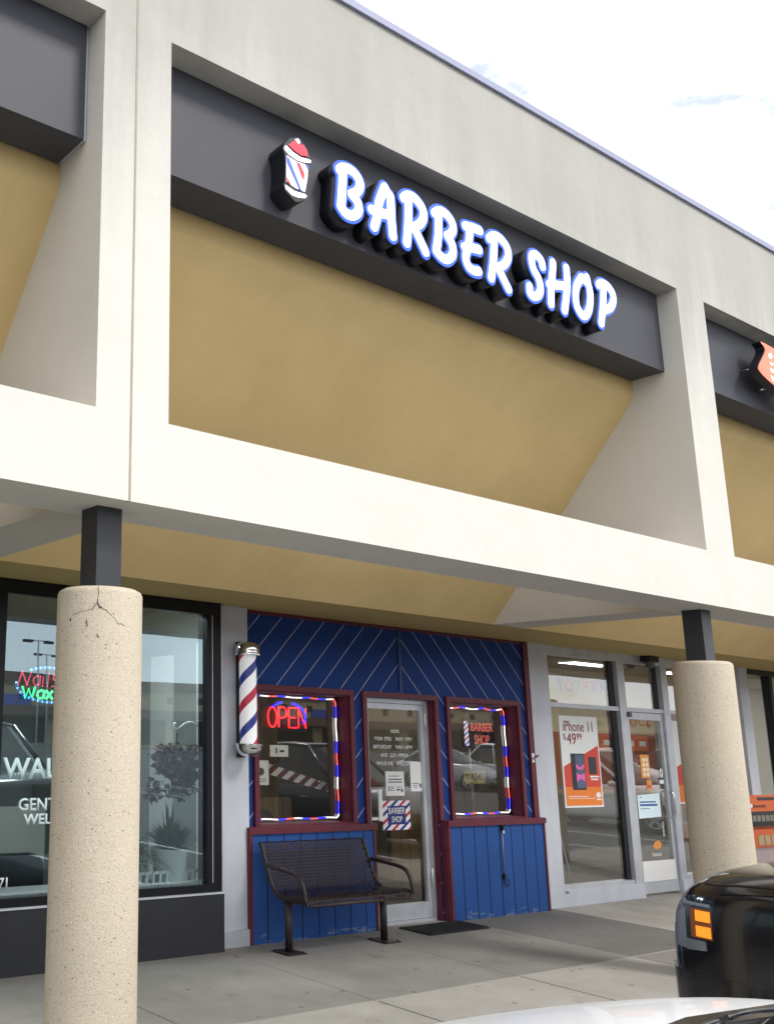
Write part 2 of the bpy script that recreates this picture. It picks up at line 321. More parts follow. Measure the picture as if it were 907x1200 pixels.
def prism(bm, pts, axis, a, b, mi=0):
    """polygon pts (2-D) extruded along axis from a to b; the 2-D axes are the other two in order"""
    def mk(p, t): return {'x': (t, p[0], p[1]), 'y': (p[0], t, p[1]), 'z': (p[0], p[1], t)}[axis]
    A = [bm.verts.new(mk(p, a)) for p in pts]; B = [bm.verts.new(mk(p, b)) for p in pts]; n = len(pts)
    bm.faces.new(A).material_index = mi; bm.faces.new(B[::-1]).material_index = mi
    for i in range(n): bm.faces.new((A[i], A[(i+1) % n], B[(i+1) % n], B[i])).material_index = mi
def tube(bm, pts, r, n=8, mi=0, closed=False, cap=True):
    pts = [Vector(p) for p in pts]; rings = []; k = len(pts)
    up = Vector((.13, .31, .94))
    for i, p in enumerate(pts):
        if closed: d = pts[(i+1) % k]-pts[i-1]
        else: d = (pts[min(i+1, k-1)]-pts[max(i-1, 0)])
        d.normalize(); a = d.cross(up)
        if a.length < .05: a = d.cross(Vector((1, 0, 0)))
        a.normalize(); b = d.cross(a)
        rr = r[i] if isinstance(r, (list, tuple)) else r
        rings.append([bm.verts.new(p+a*rr*math.cos(2*math.pi*j/n)+b*rr*math.sin(2*math.pi*j/n)) for j in range(n)])
    m_ = (lambda i: mi(i)) if callable(mi) else (lambda i: mi)
    for i in range(k if closed else k-1):
        A, B = rings[i], rings[(i+1) % k]
        for j in range(n):
            f = bm.faces.new((A[j], A[(j+1) % n], B[(j+1) % n], B[j])); f.material_index = m_(i); f.smooth = True
    if cap and not closed:
        bm.faces.new(rings[0][::-1]).material_index = m_(0); bm.faces.new(rings[-1]).material_index = m_(k-2)
def lathe(bm, prof, cx, cy, n=32, mi=0):
    rings = []
    for r, z in prof:
        if r < 1e-5: rings.append([bm.verts.new((cx, cy, z))])
        else: rings.append([bm.verts.new((cx+r*math.cos(2*math.pi*j/n), cy+r*math.sin(2*math.pi*j/n), z)) for j in range(n)])
    for A, B in zip(rings, rings[1:]):
        if len(A) == 1 and len(B) == 1: continue
        for j in range(n):
            q = (j+1) % n
            if len(A) == 1: f = bm.faces.new((A[0], B[q], B[j]))
            elif len(B) == 1: f = bm.faces.new((A[j], A[q], B[0]))
            else: f = bm.faces.new((A[j], A[q], B[q], B[j]))
            f.material_index = mi; f.smooth = True
def smoothpath(pts, sub=6, closed=False):
    pts = [Vector(p) for p in pts]; out = []; n = len(pts)
    rng = range(n) if closed else range(n-1)
    for i in rng:
        g = (lambda k: pts[k % n]) if closed else (lambda k: pts[max(0, min(n-1, k))])
        p0, p1, p2, p3 = g(i-1), g(i), g(i+1), g(i+2)
        for s in range(sub):
            t = s/sub
            out.append(.5*((2*p1)+(p2-p0)*t+(2*p0-5*p1+4*p2-p3)*t*t+(3*p1-p0-3*p2+p3)*t**3))
    if not closed: out.append(pts[-1])
    return out
def curve_mesh(cu):
    o = bpy.data.objects.new('outline', cu); COL.objects.link(o)
    dg = bpy.context.evaluated_depsgraph_get(); dg.update()
    me = bpy.data.meshes.new_from_object(o.evaluated_get(dg)); bpy.data.objects.remove(o); bpy.data.curves.remove(cu)
    return me
def text_mesh(body, x0, z0, x1, z1, y, depth=.0015, bold=0.0, spacing=1.0, keep=False):
    """lettering that faces -Y, fitted to the rectangle (x0,z0)-(x1,z1); keep=True keeps its own proportions, fitted by height"""
    cu = bpy.data.curves.new('lettering', 'FONT'); cu.body = body; cu.align_x = 'LEFT'; cu.resolution_u = 3; cu.extrude = 0; cu.offset = bold; cu.space_character = spacing
    me = curve_mesh(cu)
    v = np.array([q.co[:] for q in me.vertices]); mn, mx_ = v.min(0), v.max(0)
    sz = (z1-z0)/(mx_[1]-mn[1]); sx = sz if keep else (x1-x0)/(mx_[0]-mn[0])
    for q in me.vertices:
        a, b = (q.co.x-mn[0])*sx+x0, (q.co.y-mn[1])*sz+z0
        q.co = (a, y, b)
    bm = bmesh.new(); bm.from_mesh(me); bpy.data.meshes.remove(me)
    bmesh.ops.remove_doubles(bm, verts=bm.verts, dist=1e-5)
    if depth:
        r = bmesh.ops.extrude_face_region(bm, geom=bm.faces[:])
        bmesh.ops.translate(bm, vec=(0, -depth, 0), verts=[g for g in r['geom'] if isinstance(g, bmesh.types.BMVert)])
    return bm
def text(name, body, x0, z0, x1, z1, y, mat, parent, **k): return bobj(name, text_mesh(body, x0, z0, x1, z1, y, **k), mat, parent)
def join(bms):
    o = bmesh.new()
    for b in bms:
        me = bpy.data.meshes.new('t'); b.to_mesh(me); b.free(); o.from_mesh(me); bpy.data.meshes.remove(me)
    return o
def cells(xs, zs, solid, y0, y1):
    """a wall of grid cells with openings: only the outer skin is meshed"""
    bm = bmesh.new(); V = {}
    def v(i, j, k):
        if (i, j, k) not in V: V[(i, j, k)] = bm.verts.new((xs[i], (y0, y1)[k], zs[j]))
        return V[(i, j, k)]
    nx, nz = len(xs)-1, len(zs)-1
    s = lambda i, j: 0 <= i < nx and 0 <= j < nz and solid(i, j)
    for i in range(nx):
        for j in range(nz):
            if not s(i, j): continue
            bm.faces.new((v(i, j, 0), v(i+1, j, 0), v(i+1, j+1, 0), v(i, j+1, 0)))
            bm.faces.new((v(i, j, 1), v(i, j+1, 1), v(i+1, j+1, 1), v(i+1, j, 1)))
            if not s(i-1, j): bm.faces.new((v(i, j, 0), v(i, j+1, 0), v(i, j+1, 1), v(i, j, 1)))
            if not s(i+1, j): bm.faces.new((v(i+1, j, 0), v(i+1, j, 1), v(i+1, j+1, 1), v(i+1, j+1, 0)))
            if not s(i, j-1): bm.faces.new((v(i, j, 0), v(i, j, 1), v(i+1, j, 1), v(i+1, j, 0)))
            if not s(i, j+1): bm.faces.new((v(i, j+1, 0), v(i+1, j+1, 0), v(i+1, j+1, 1), v(i, j+1, 1)))
    return bm
# rounded letter outlines: distance field of strokes -> contour -> extruded outline
def seg_dist(P, a, b):
    a, b = np.array(a), np.array(b); d = b-a; t = np.clip(((P-a)@d)/max(d@d, 1e-9), 0, 1)
    return np.linalg.norm(P-(a+t[..., None]*d), axis=-1)
def stroke_field(strokes, pad, res):
    pts = [p for s in strokes for p in s]; mn = np.min(pts, 0)-pad; mx_ = np.max(pts, 0)+pad
    xs = np.arange(mn[0], mx_[0]+res, res); zs = np.arange(mn[1], mx_[1]+res, res)
    P = np.stack(np.meshgrid(xs, zs, indexing='ij'), -1); D = np.full(P.shape[:2], 9.)
    for s in strokes:
        for a, b in zip(s, s[1:]): D = np.minimum(D, seg_dist(P, a, b))
    return xs, zs, D
def contours(xs, zs, D, lev):
    F = D-lev; segs = {}
    def ip(i, j, k, l):
        a, b = F[i, j], F[k, l]; t = a/(a-b); return (xs[i]+(xs[k]-xs[i])*t, zs[j]+(zs[l]-zs[j])*t)
    E = lambda i, j, e: {0: ('h', i, j), 1: ('v', i+1, j), 2: ('h', i, j+1), 3: ('v', i, j)}[e]
    pos = {}
    for i in range(F.shape[0]-1):
        for j in range(F.shape[1]-1):
            c = [F[i, j] < 0, F[i+1, j] < 0, F[i+1, j+1] < 0, F[i, j+1] < 0]; s = sum(c)
            if s in (0, 4): continue
            cr = [e for e in range(4) if c[e] != c[(e+1) % 4]]
            co = [(i, j), (i+1, j), (i+1, j+1), (i, j+1)]
            for e in cr: pos[E(i, j, e)] = ip(*co[e], *co[(e+1) % 4])
            prs = [(cr[0], cr[1])] if len(cr) == 2 else [(cr[0], cr[1]), (cr[2], cr[3])]
            for a, b in prs:
                A, B = E(i, j, a), E(i, j, b); segs.setdefault(A, []).append(B); segs.setdefault(B, []).append(A)
    loops = []; seen = set()
    for st in segs:
        if st in seen: continue
        lp = [st]; seen.add(st); cur = st
        while True:
            nx = [q for q in segs[cur] if q not in seen]
            if not nx: break
            cur = nx[0]; seen.add(cur); lp.append(cur)
        if len(lp) > 8: loops.append([pos[q] for q in lp])
    return loops
def loops_mesh(loops, y0, y1):
    cu = bpy.data.curves.new('outline', 'CURVE'); cu.dimensions = '2D'; cu.fill_mode = 'BOTH'; cu.extrude = abs(y1-y0)/2
    for lp in loops:
        q = np.array(lp); q = (q+np.roll(q, 1, 0)+np.roll(q, -1, 0))/3
        sp = cu.splines.new('POLY'); sp.points.add(len(q)-1)
        for p, c in zip(sp.points, q): p.co = (c[0], c[1], 0, 1)
        sp.use_cyclic_u = True
    me = curve_mesh(cu)
    for q in me.vertices: q.co = (q.co.x, (y0+y1)/2-q.co.z, q.co.y)
    bm = bmesh.new(); bm.from_mesh(me); bpy.data.meshes.remove(me)
    bmesh.ops.remove_doubles(bm, verts=bm.verts, dist=1e-5)
    return bm
def dup(r, loc, rotz=0, label=None, group=None):
    c = r.copy(); COL.objects.link(c); c.location = loc; c.rotation_euler = (0, 0, rotz)
    if label: c['label'] = label
    if group: c['group'] = group
    for ch in r.children:
        d = ch.copy(); COL.objects.link(d); d.parent = c
        for g in ch.children:
            e = g.copy(); COL.objects.link(e); e.parent = d
    return c

# ================================================================ SETTING
ZB, ZBT, ZO, ZR, ZCT = 2.876, 3.332, 5.653, 6.601, 6.656
YB, YSF, YS, YIN = .431, 1.991, 2.808, 9.0
PITCH = 5.951; K0, K1 = -2, 3
XS = []                                     # pillar (x0, x1) pairs
for k in range(K0, K1+1): XS.append((-.456+PITCH*k, 0.0+PITCH*k if k != 0 else 0.0))
lot = bmesh.new()
v = [lot.verts.new(p) for p in ((-350, -450, -.13), (350, -450, -.13), (350, -.47, -.13), (-350, -.47, -.13))]; lot.faces.new(v)
struct(bobj('parking_lot', lot, M['asphalt']))
bm = bmesh.new()
def sheet(bm, x0, x1, y0, y1, z):
    bm.faces.new([bm.verts.new(p) for p in ((x0, y0, z), (x1, y0, z), (x1, y1, z), (x0, y1, z))])
for k in range(-6, 14): sheet(bm, -.85+2.72*k-.05, -.85+2.72*k+.05, -5.6, -.75, -.126)
for yy in (-19.5, -38):
    for k in range(-6, 18): sheet(bm, -.85+2.72*k-.05, -.85+2.72*k+.05, yy, yy+5.0, -.126)
struct(bobj('parking_stripes', bm, M['stripe']))
# pavement: cast slabs with open joints over a dark bed
bm = bmesh.new(); rnd = random.Random(3)
jx = [2.6+1.58*k for k in range(-12, 14)]
for i in range(len(jx)-1):
    for (y0, y1, row) in ((-.33, 1.06, 0), (1.06, 2.62, 1), (2.62, 4.0, 1)):
        g = .004; k = i-12
        if row == 0: mi = 0 if rnd.random() < .8 else 1
        else: mi = {-2: 1, -1: 1, 0: 1, 1: 1, 2: 2, 3: 0, 4: 0}.get(k, rnd.choice((0, 1, 1)))
        if y0 == 2.62: g2 = 0
        yy1 = y1-g if y1 != 2.62 else y1; yy0 = y0+g if y0 != 2.62 else y0
        box(bm, jx[i]+g, jx[i+1]-g, yy0, yy1, -.12, 0.0, mi)
bmesh.ops.bevel(bm, geom=[e for e in bm.edges if all(abs(q.co.z) < 1e-4 for q in e.verts) and not any(abs(q.co.y-2.62) < 1e-4 for q in e.verts)], offset=.006, segments=2, affect='EDGES')
struct(bobj('sidewalk', bm, [M['pave1'], M['pave2'], M['pave3']]))
struct(part('sidewalk_bed', M['joint'], None, (-16.3, 23.1, -.33, 4.0, -.3, -.018)))
bm = bmesh.new()
for i in range(13): box(bm, -16.3+3.04*i+.004, -16.3+3.04*(i+1)-.004, -.48, -.334, -.3, .002)
struct(bobj('kerb', bm, M['kerb'], bevel=.018))

# ================================================================ THE SHOPPING CENTRE
bld = root('shopping_center', 'long white stucco shopping arcade with square openings over tan sloping panels and charcoal sign bands', 'building', (2.75, 0, 0))
xs = []; pil = []
for a, b in XS: xs += [a, b]
zs = [ZB, ZBT, ZO, ZR]
bm = cells(xs, zs, lambda i, j: j != 1 or i % 2 == 0, 0.0, YB)
bmesh.ops.recalc_face_normals(bm, faces=bm.faces); bm.normal_update()
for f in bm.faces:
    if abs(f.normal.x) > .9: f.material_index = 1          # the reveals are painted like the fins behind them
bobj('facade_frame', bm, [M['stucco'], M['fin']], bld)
# recessed vertical control joints in the frame, at the near pillar: a thin caulk line
bm = bmesh.new()
for a, b in XS[2:3]:
    xm = (a+b)/2-.013
    box(bm, xm-.006, xm+.006, -.0025, .02, ZB-.002, ZR-.004)
bobj('control_joint', bm, pm('joint_caulk', (.50, .44, .36), .9, var=.3, vscale=6), bld)
x_a, x_b = xs[0]-.0, xs[-1]
bm = bmesh.new(); n = 11; w = (x_b-x_a)/n
for i in range(n):
    prism(bm, [(-.022, ZR-.0), (-.022, ZCT), (.5, ZCT+.012), (.5, ZR)], 'x', x_a+w*i+.002, x_a+w*(i+1)-.002)
bobj('coping', bm, M['coping'], bld)
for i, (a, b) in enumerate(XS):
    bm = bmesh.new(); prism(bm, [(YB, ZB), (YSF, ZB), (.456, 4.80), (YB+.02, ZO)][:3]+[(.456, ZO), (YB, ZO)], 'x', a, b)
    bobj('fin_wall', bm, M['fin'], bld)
for i in range(len(XS)-1):
    x0, x1 = XS[i][1], XS[i+1][0]
    bm = bmesh.new()
    prism(bm, [(.451, ZO), (.451, 4.779), (YSF, ZB+.0005), (YSF, ZB+.3), (.62, 4.83), (.62, ZO)], 'x', x0, x1)
    for f in bm.faces: f.smooth = False
    bobj('sloping_panel', bm, M['tan'], bld)
    bm = bmesh.new(); xm = x0+2.682
    box(bm, x0+.008, xm-.002, .159, .434, 4.926, ZO-.003); box(bm, xm+.002, x1-.022, .159, .434, 4.926, ZO-.003)
    bobj('sign_band', bm, M['band'], bld, bevel=.004)
    part('sign_band_trim', M['alupaint'], bld, (x1-.019, x1-.004, .17, .43, 4.93, ZO-.003))
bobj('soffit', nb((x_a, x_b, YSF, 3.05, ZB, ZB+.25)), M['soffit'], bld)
part('roof_deck', M['alupaint'], bld, (x_a, x_b, .62, YIN+.3, ZO+.2, ZO+.35))
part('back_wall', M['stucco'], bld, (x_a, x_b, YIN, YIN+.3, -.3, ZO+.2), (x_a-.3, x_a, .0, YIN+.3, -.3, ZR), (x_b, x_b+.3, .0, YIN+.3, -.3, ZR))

# ---- columns
def column(cx, label, cracked):
    r = root('concrete_column', label, 'column', (cx, .25, 0), 'round concrete columns under the beam')
    bm = bmesh.new(); rad = .219; top = 2.445
    lathe(bm, [(rad, -.12), (rad, top-.03), (rad-.008, top-.012), (rad-.028, top), (0, top+.004)], cx, .25, 56)
    if cracked:
        rr = random.Random(5)
        def cr(a0, z0, pts, w):
            P = []
            for da, dz in pts:
                a = a0+da; P.append((cx+rad*1.0*math.cos(a), .25+rad*1.0*math.sin(a), z0+dz))
            Q = []
            for p, q in zip(P, P[1:]):
                for s in range(5):
                    t = s/5; j = rr.uniform(-.004, .004); Q.append((p[0]+(q[0]-p[0])*t, p[1]+(q[1]-p[1])*t, p[2]+(q[2]-p[2])*t+j))
            Q.append(P[-1]); 
            Q = [((x-cx)*rad/math.hypot(x-cx, y-.25)+cx, (y-.25)*rad/math.hypot(x-cx, y-.25)+.25, z) for x, y, z in Q]
            tube(bm, Q, [w*.6+w*rr.random() for _ in Q], 4, 1)
        A = math.atan2(-3.86-.25, -2.9-cx)
        cr(A-.05, 2.36, [(0, .085), (.02, .04), (0, 0)], .0016)
        cr(A-.05, 2.36, [(0, .0), (-.12, -.035), (-.40, -.05), (-.62, -.065)], .0013)
        cr(A-.05, 2.36, [(0, .0), (.05, -.02), (.25, -.05), (.5, -.10), (.68, -.11)], .0014)
        cr(A-.05, 2.36, [(.0, .0), (.03, -.022), (.10, -.03)], .003)
        cr(A-.3, 2.27, [(0, 0), (.03, -.03)], .0028); cr(A-.05, 2.20, [(0, 0), (.04, -.012)], .003); cr(A-.72, 2.28, [(0, 0), (.02, -.01)], .0035)
    o = bobj('column_shaft', bm, [M['column'], M['crack']], r)
    part('steel_post', M['post'], r, (cx-.076, cx+.076, .174, .326, 2.44, ZB+.0005), bevel=.006)
    return r
column(-.243, 'speckled concrete column with a cracked top in front of the dark salon window', True)
column(5.735, 'plain speckled concrete column rising behind the black pickup truck', False)
column(-.243-PITCH, 'speckled concrete column at the far left end before the salon', False)
column(5.735+PITCH, 'speckled concrete column beyond the phone shop window', False)

# ================================================================ CHANNEL-LETTER SIGN
LETTERS= [('B', [[(1.382, 5.34), (1.407, 5.361), (1.462, 5.375), (1.523, 5.365), (1.564, 5.327), (1.568, 5.28), (1.535, 5.23), (1.487, 5.199)], [(1.412, 5.335), (1.403, 5.222), (1.385, 5.075)], [(1.487, 5.199), (1.538, 5.164), (1.547, 5.1), (1.495, 5.049), (1.429, 5.042), (1.385, 5.075)]]), ('A', [[(1.81, 5.362), (1.747, 5.225), (1.729, 5.132), (1.691, 5.031)], [(1.81, 5.362), (1.84, 5.325), (1.863, 5.303), (1.863, 5.165), (1.87, 5.02)], [(1.673, 5.15), (1.743, 5.156), (1.78, 5.156), (1.864, 5.175)]]), ('R', [[(1.996, 5.346), (2.037, 5.378), (2.107, 5.384), (2.174, 5.345), (2.199, 5.282), (2.159, 5.208), (2.086, 5.155)], [(2.044, 5.346), (2.033, 5.183), (2.007, 5.013)], [(2.086, 5.155), (2.138, 5.089), (2.197, 5.004)]]), ('B', [[(2.315, 5.337), (2.363, 5.371), (2.436, 5.373), (2.496, 5.334), (2.51, 5.279), (2.478, 5.229), (2.44, 5.204)], [(2.356, 5.334), (2.342, 5.179), (2.31, 5.047)], [(2.44, 5.204), (2.489, 5.148), (2.487, 5.075), (2.424, 5.017), (2.361, 5.018), (2.31, 5.047)]]), ('E', [[(2.65, 5.346), (2.733, 5.359), (2.814, 5.362)], [(2.703, 5.347), (2.671, 5.204), (2.633, 5.1), (2.655, 5.034), (2.71, 5.018), (2.768, 5.028)], [(2.625, 5.174), (2.698, 5.192), (2.791, 5.203)]]), ('R', [[(2.918, 5.332), (2.967, 5.37), (3.047, 5.375), (3.122, 5.33), (3.135, 5.258), (3.086, 5.182), (3.0, 5.123)], [(2.977, 5.332), (2.95, 5.169), (2.911, 5.017)], [(3.0, 5.123), (3.052, 5.057), (3.108, 4.986)]]), ('S', [[(3.561, 5.299), (3.549, 5.346), (3.495, 5.373), (3.441, 5.36), (3.424, 5.308), (3.443, 5.239), (3.493, 5.183), (3.511, 5.108), (3.481, 5.047), (3.419, 5.013), (3.372, 5.028), (3.372, 5.082)]]), ('H', [[(3.702, 5.374), (3.685, 5.286), (3.65, 5.158), (3.631, 5.011)], [(3.879, 5.381), (3.876, 5.282), (3.851, 5.156), (3.804, 5.004)], [(3.626, 5.169), (3.742, 5.196), (3.856, 5.219)]]), ('O', [[(4.08, 5.359), (4.004, 5.27), (3.972, 5.166), (3.985, 5.074), (4.057, 5.024), (4.136, 5.09), (4.178, 5.21), (4.169, 5.317), (4.08, 5.359)], [(4.155, 5.38), (4.164, 5.352)]]), ('P', [[(4.315, 5.361), (4.363, 5.391), (4.452, 5.385), (4.512, 5.339), (4.508, 5.27), (4.452, 5.2), (4.354, 5.149)], [(4.385, 5.366), (4.354, 5.21), (4.301, 5.026)]])]
POLE_OUT= [(1.012, 5.437), (0.954, 5.408), (0.902, 5.349), (0.891, 5.312), (0.906, 5.282), (0.912, 5.197), (0.904, 5.094), (0.892, 5.062), (0.902, 5.03), (0.982, 4.98), (1.01, 4.982), (1.084, 5.029), (1.095, 5.051), (1.082, 5.074), (1.104, 5.183), (1.119, 5.286), (1.14, 5.3), (1.141, 5.319), (1.121, 5.342), (1.104, 5.383), (1.066, 5.415), (1.044, 5.438)]
POLE_WHITE= [[(0.899, 5.329), (0.914, 5.344), (0.974, 5.316), (1.042, 5.304), (1.111, 5.315), (1.134, 5.314), (1.131, 5.296), (1.075, 5.279), (1.007, 5.272), (0.94, 5.285), (0.898, 5.311)], [(0.915, 5.276), (0.995, 5.264), (1.103, 5.271), (1.097, 5.18), (1.071, 5.07), (0.99, 5.069), (0.91, 5.087)], [(0.899, 5.065), (0.978, 5.047), (1.074, 5.057), (1.088, 5.048), (1.073, 5.029), (1.01, 5.013), (0.955, 5.012), (0.903, 5.039)], [(0.994, 5.416), (1.023, 5.43), (1.039, 5.41), (1.033, 5.397), (1.016, 5.397)]]
POLE_RED= [[(0.925, 5.35), (0.982, 5.401), (1.0, 5.409), (1.013, 5.393), (1.05, 5.396), (1.065, 5.403), (1.095, 5.375), (1.109, 5.329), (1.042, 5.313), (0.98, 5.325)], [(0.995, 5.259), (1.029, 5.257), (1.067, 5.197), (1.062, 5.145), (1.043, 5.161)], [(0.913, 5.12), (0.919, 5.119), (0.948, 5.08), (0.94, 5.077), (0.913, 5.086)]]
POLE_BLUE= [[(0.915, 5.269), (0.939, 5.257), (1.04, 5.068), (1.018, 5.065), (0.916, 5.221)], [(1.075, 5.263), (1.105, 5.268), (1.101, 5.228)]]
CLOUD= [(6.912, 5.507), (7.298, 5.485), (7.633, 5.431), (7.909, 5.344), (7.679, 5.175), (7.77, 5.077), (7.492, 4.932), (7.342, 5.016), (7.186, 5.068), (6.938, 5.128), (6.802, 5.182), (6.794, 5.236), (6.976, 5.436)]
CLOUD_MARKS= [[(7.038, 5.408), (7.085, 5.426), (7.105, 5.395), (7.075, 5.366), (7.036, 5.367)], [(7.035, 5.321), (7.108, 5.323), (7.072, 5.294)], [(7.028, 5.262), (7.124, 5.255), (7.095, 5.231), (7.046, 5.226)], [(7.017, 5.188), (7.073, 5.169), (7.145, 5.188), (7.108, 5.144), (7.051, 5.139)]]
lit_white = em('lit_white_face', (.88, .97, 1.0), 1.0, (.8, .8, .8)); lit_blue = em('lit_blue_edge', (.006, .075, .65), .55, (.02, .08, .5)); can = pm('letter_can', (.008, .009, .016), .45, var=.2)
sg = root('shop_sign', 'white glowing channel letters with blue edges spelling BARBER SHOP on the charcoal band', 'sign', (3.0, .159, 4.95))
for nm, strokes in LETTERS:
    S_ = [[(p.x, p.y) for p in smoothpath([(a, b, 0) for a, b in s], 5)] for s in strokes]
    xs_, zs_, D = stroke_field(S_, .075, .0065)
    L_ = bobj('letter', loops_mesh(contours(xs_, zs_, D, .0575), .160, .034), can, sg); L_['label'] = 'letter '+nm+' of the sign'
    bobj('edge', loops_mesh(contours(xs_, zs_, D, .0545), .0338, .029), lit_blue, L_)
    bobj('face', loops_mesh(contours(xs_, zs_, D, .033), .0288, .022), lit_white, L_)
bp = root('barber_pole_sign', 'red, white and blue barber pole cabinet sign left of the glowing letters', 'sign', (1.0, .159, 4.98))
def shrink(pts, d):
    c = np.mean(pts, 0); return [tuple(c+(np.array(p)-c)*d) for p in pts]
bm = bmesh.new(); prism(bm, POLE_OUT, 'y', .16, .030); bobj('cabinet', bm, can, bp)
pw = em('pole_white', (.90, .90, .95), .75, (.8, .8, .8)); pr = em('pole_red', (.42, .025, .06), .55, (.4, .03, .05)); pb = em('pole_blue', (.05, .08, .42), .8, (.05, .08, .4))
for q in POLE_WHITE:
    bm = bmesh.new(); prism(bm, shrink(q, .96), 'y', .0298, .026); bobj('white_face', bm, pw, bp)
for q in POLE_RED:
    bm = bmesh.new(); prism(bm, shrink(q, .95), 'y', .0258, .023); bobj('red_face', bm, pr, bp)
for q in POLE_BLUE:
    bm = bmesh.new(); prism(bm, shrink(q, .97), 'y', .0256, .0235); bobj('blue_face', bm, pb, bp)
# orange logo cabinet on the next band, on stand-off pins
cs = root('logo_sign', 'orange cut-out logo sign with white marks standing off the right-hand sign band', 'sign', (7.2, .159, 5.2))
CLOUD = [(p.x, p.y) for p in smoothpath([(a, b, 0) for a, b in CLOUD], 4, True)]
bm = bmesh.new(); prism(bm, CLOUD, 'y', .055, -.02); bobj('cabinet', bm, can, cs)
bm = bmesh.new(); prism(bm, shrink(CLOUD, .97), 'y', -.0202, -.024); bobj('orange_face', bm, em('lit_orange', (.85, .12, .05), .75, (.7, .1, .04)), cs)
for q in CLOUD_MARKS:
    bm = bmesh.new(); prism(bm, q, 'y', -.0242, -.027); bobj('white_mark', bm, pw, cs)
for px, pz in ((6.87, 5.25), (7.1, 5.1), (7.5, 5.0), (7.4, 5.45)):
    bm = bmesh.new(); tube(bm, [(px, .05, pz), (px, .16, pz)], .008, 6); bobj('standoff_pin', bm, M['chrome'], cs)

# ================================================================ BARBER SHOP FRONT
bs = root('barber_shop_front', 'blue barber shop front with white diagonal lines and maroon trim between two glass shopfronts', 'shopfront', (5.07, YS, 0))
W1 = (3.135, 4.315, .955, 2.15); W2 = (5.80, 6.955, .955, 2.15); DR = (4.548, 5.562, 0.0, 2.15)
xs = [2.985, W1[0], W1[1], DR[0], DR[1], W2[0], W2[1], 7.215]; zs = [0, .955, 2.15, ZB]
def solid(i, j):
    if i == 3: return j == 2
    if i in (1, 5): return j != 1
    return True
bobj('siding_wall', cells(xs, zs, solid, YS, YS+.16), M['blue'], bs)
part('centre_batten', pm('blue_batten', (.012, .04, .17), .5, var=.2), bs, (5.055, 5.095, YS-.014, YS, 2.21, ZB-.03), bevel=.003)
part('edge_trim', M['maroon'], bs, (2.985, 7.215, YS-.012, YS, ZB-.035, ZB-.001), (2.985, 3.02, YS-.012, YS, .96, ZB-.036), (7.13, 7.215, YS-.03, YS, .96, ZB-.001), bevel=.003)
# boarded panels below, set forward of the wall
def panel(x0, x1, nm):
    o = part('boarded_panel', M['board'], bs, (x0+.04, x1-.03, YS-.075, YS-.002, 0.0, .90))
    part('panel_trim', M['maroon'], o, (x0, x1+.012, YS-.095, YS-.001, .90, .957), (x0, x0+.04, YS-.085, YS-.001, 0, .899), (x1-.03, x1, YS-.085, YS-.001, 0, .899), bevel=.004)
    return o
panel(2.955, 4.545, 'l'); p2 = panel(5.592, 7.215, 'r')
part('door_jamb_side', M['maroon'], bs, (5.575, 5.5915, YS-.075, YS+.05, 0, .955), bevel=.002)
def shop_window(x0, x1, z0, z1):
    t = .052
    f = part('window_frame', M['maroon'], bs, (x0-t, x1+t, YS-.03, YS, z1, z1+t), (x0-t, x1+t, YS-.034, YS, z0-.018, z0+.012), (x0-t, x0, YS-.03, YS, z0+.013, z1-.001), (x1, x1+t, YS-.03, YS, z0+.013, z1-.001),
        (x0, x0+.016, YS+.001, YS+.155, z0, z1), (x1-.016, x1, YS+.001, YS+.155, z0, z1), (x0+.017, x1-.017, YS+.001, YS+.155, z1-.016, z1), (x0+.017, x1-.017, YS+.001, YS+.155, z0, z0+.016), bevel=.002)
    part('pane', M['glass_barber'], f, (x0+.017, x1-.017, YS+.128, YS+.134, z0+.017, z1-.017))
    part('glazing_bead', M['gloss_black'], f, (x0+.017, x0+.03, YS+.115, YS+.127, z0+.017, z1-.017)); part('glazing_bead', M['gloss_black'], f, (x1-.05, x1-.017, YS+.115, YS+.127, z0+.017, z1-.017))
    return f
shop_window(*W1); shop_window(*W2)
part('door_surround', M['maroon'], bs, (DR[0]-.055, DR[1]+.055, YS-.03, YS, 2.15, 2.202), (DR[0]-.055, DR[0], YS-.03, YS, .96, 2.149), (DR[1], DR[1]+.055, YS-.03, YS, .96, 2.149),
     (DR[0], DR[0]+.012, YS+.001, YS+.16, 0, 2.149), (DR[1]-.012, DR[1], YS+.001, YS+.16, 0, 2.149), bevel=.002)
# aluminium door and its frame
YD = YS+.06
x0, x1, zt = DR[0]+.014, DR[1]-.014, 2.148
part('door_frame', M['alu'], bs, (x0, x0+.045, YD, YD+.09, .0, zt), (x1-.045, x1, YD, YD+.09, 0, zt), (x0+.046, x1-.046, YD, YD+.09, zt-.045, zt), (x0+.046, x1-.046, YD-.02, YD+.09, .0, .025), bevel=.003)
a, b_ = x0+.05, x1-.05
dr = part('door', M['alu'], bs, (a, a+.055, YD+.012, YD+.055, .03, zt-.05), (b_-.055, b_, YD+.012, YD+.055, .03, zt-.05), (a+.0555, b_-.0555, YD+.012, YD+.055, zt-.105, zt-.05), (a+.0555, b_-.0555, YD+.012, YD+.055, .03, .175), bevel=.004)
part('pane', M['glass_door'], dr, (a+.056, b_-.056, YD+.03, YD+.036, .176, zt-.106))
for zz in (1.95, .42):
    bm = bmesh.new(); tube(bm, [(b_+.004, YD-.002, zz-.07), (b_+.004, YD-.002, zz+.07)], .011, 10); bobj('hinge', bm, M['white'], dr)
bm = bmesh.new()   # pull handle
for zz in (1.245, .985): box(bm, a+.02, a+.15, YD-.03, YD+.011, zz-.012, zz+.012)
box(bm, a+.105, a+.152, YD-.045, YD-.031, .965, 1.262)
bobj('handle', bm, M['white'], dr, bevel=.004)
bms = []
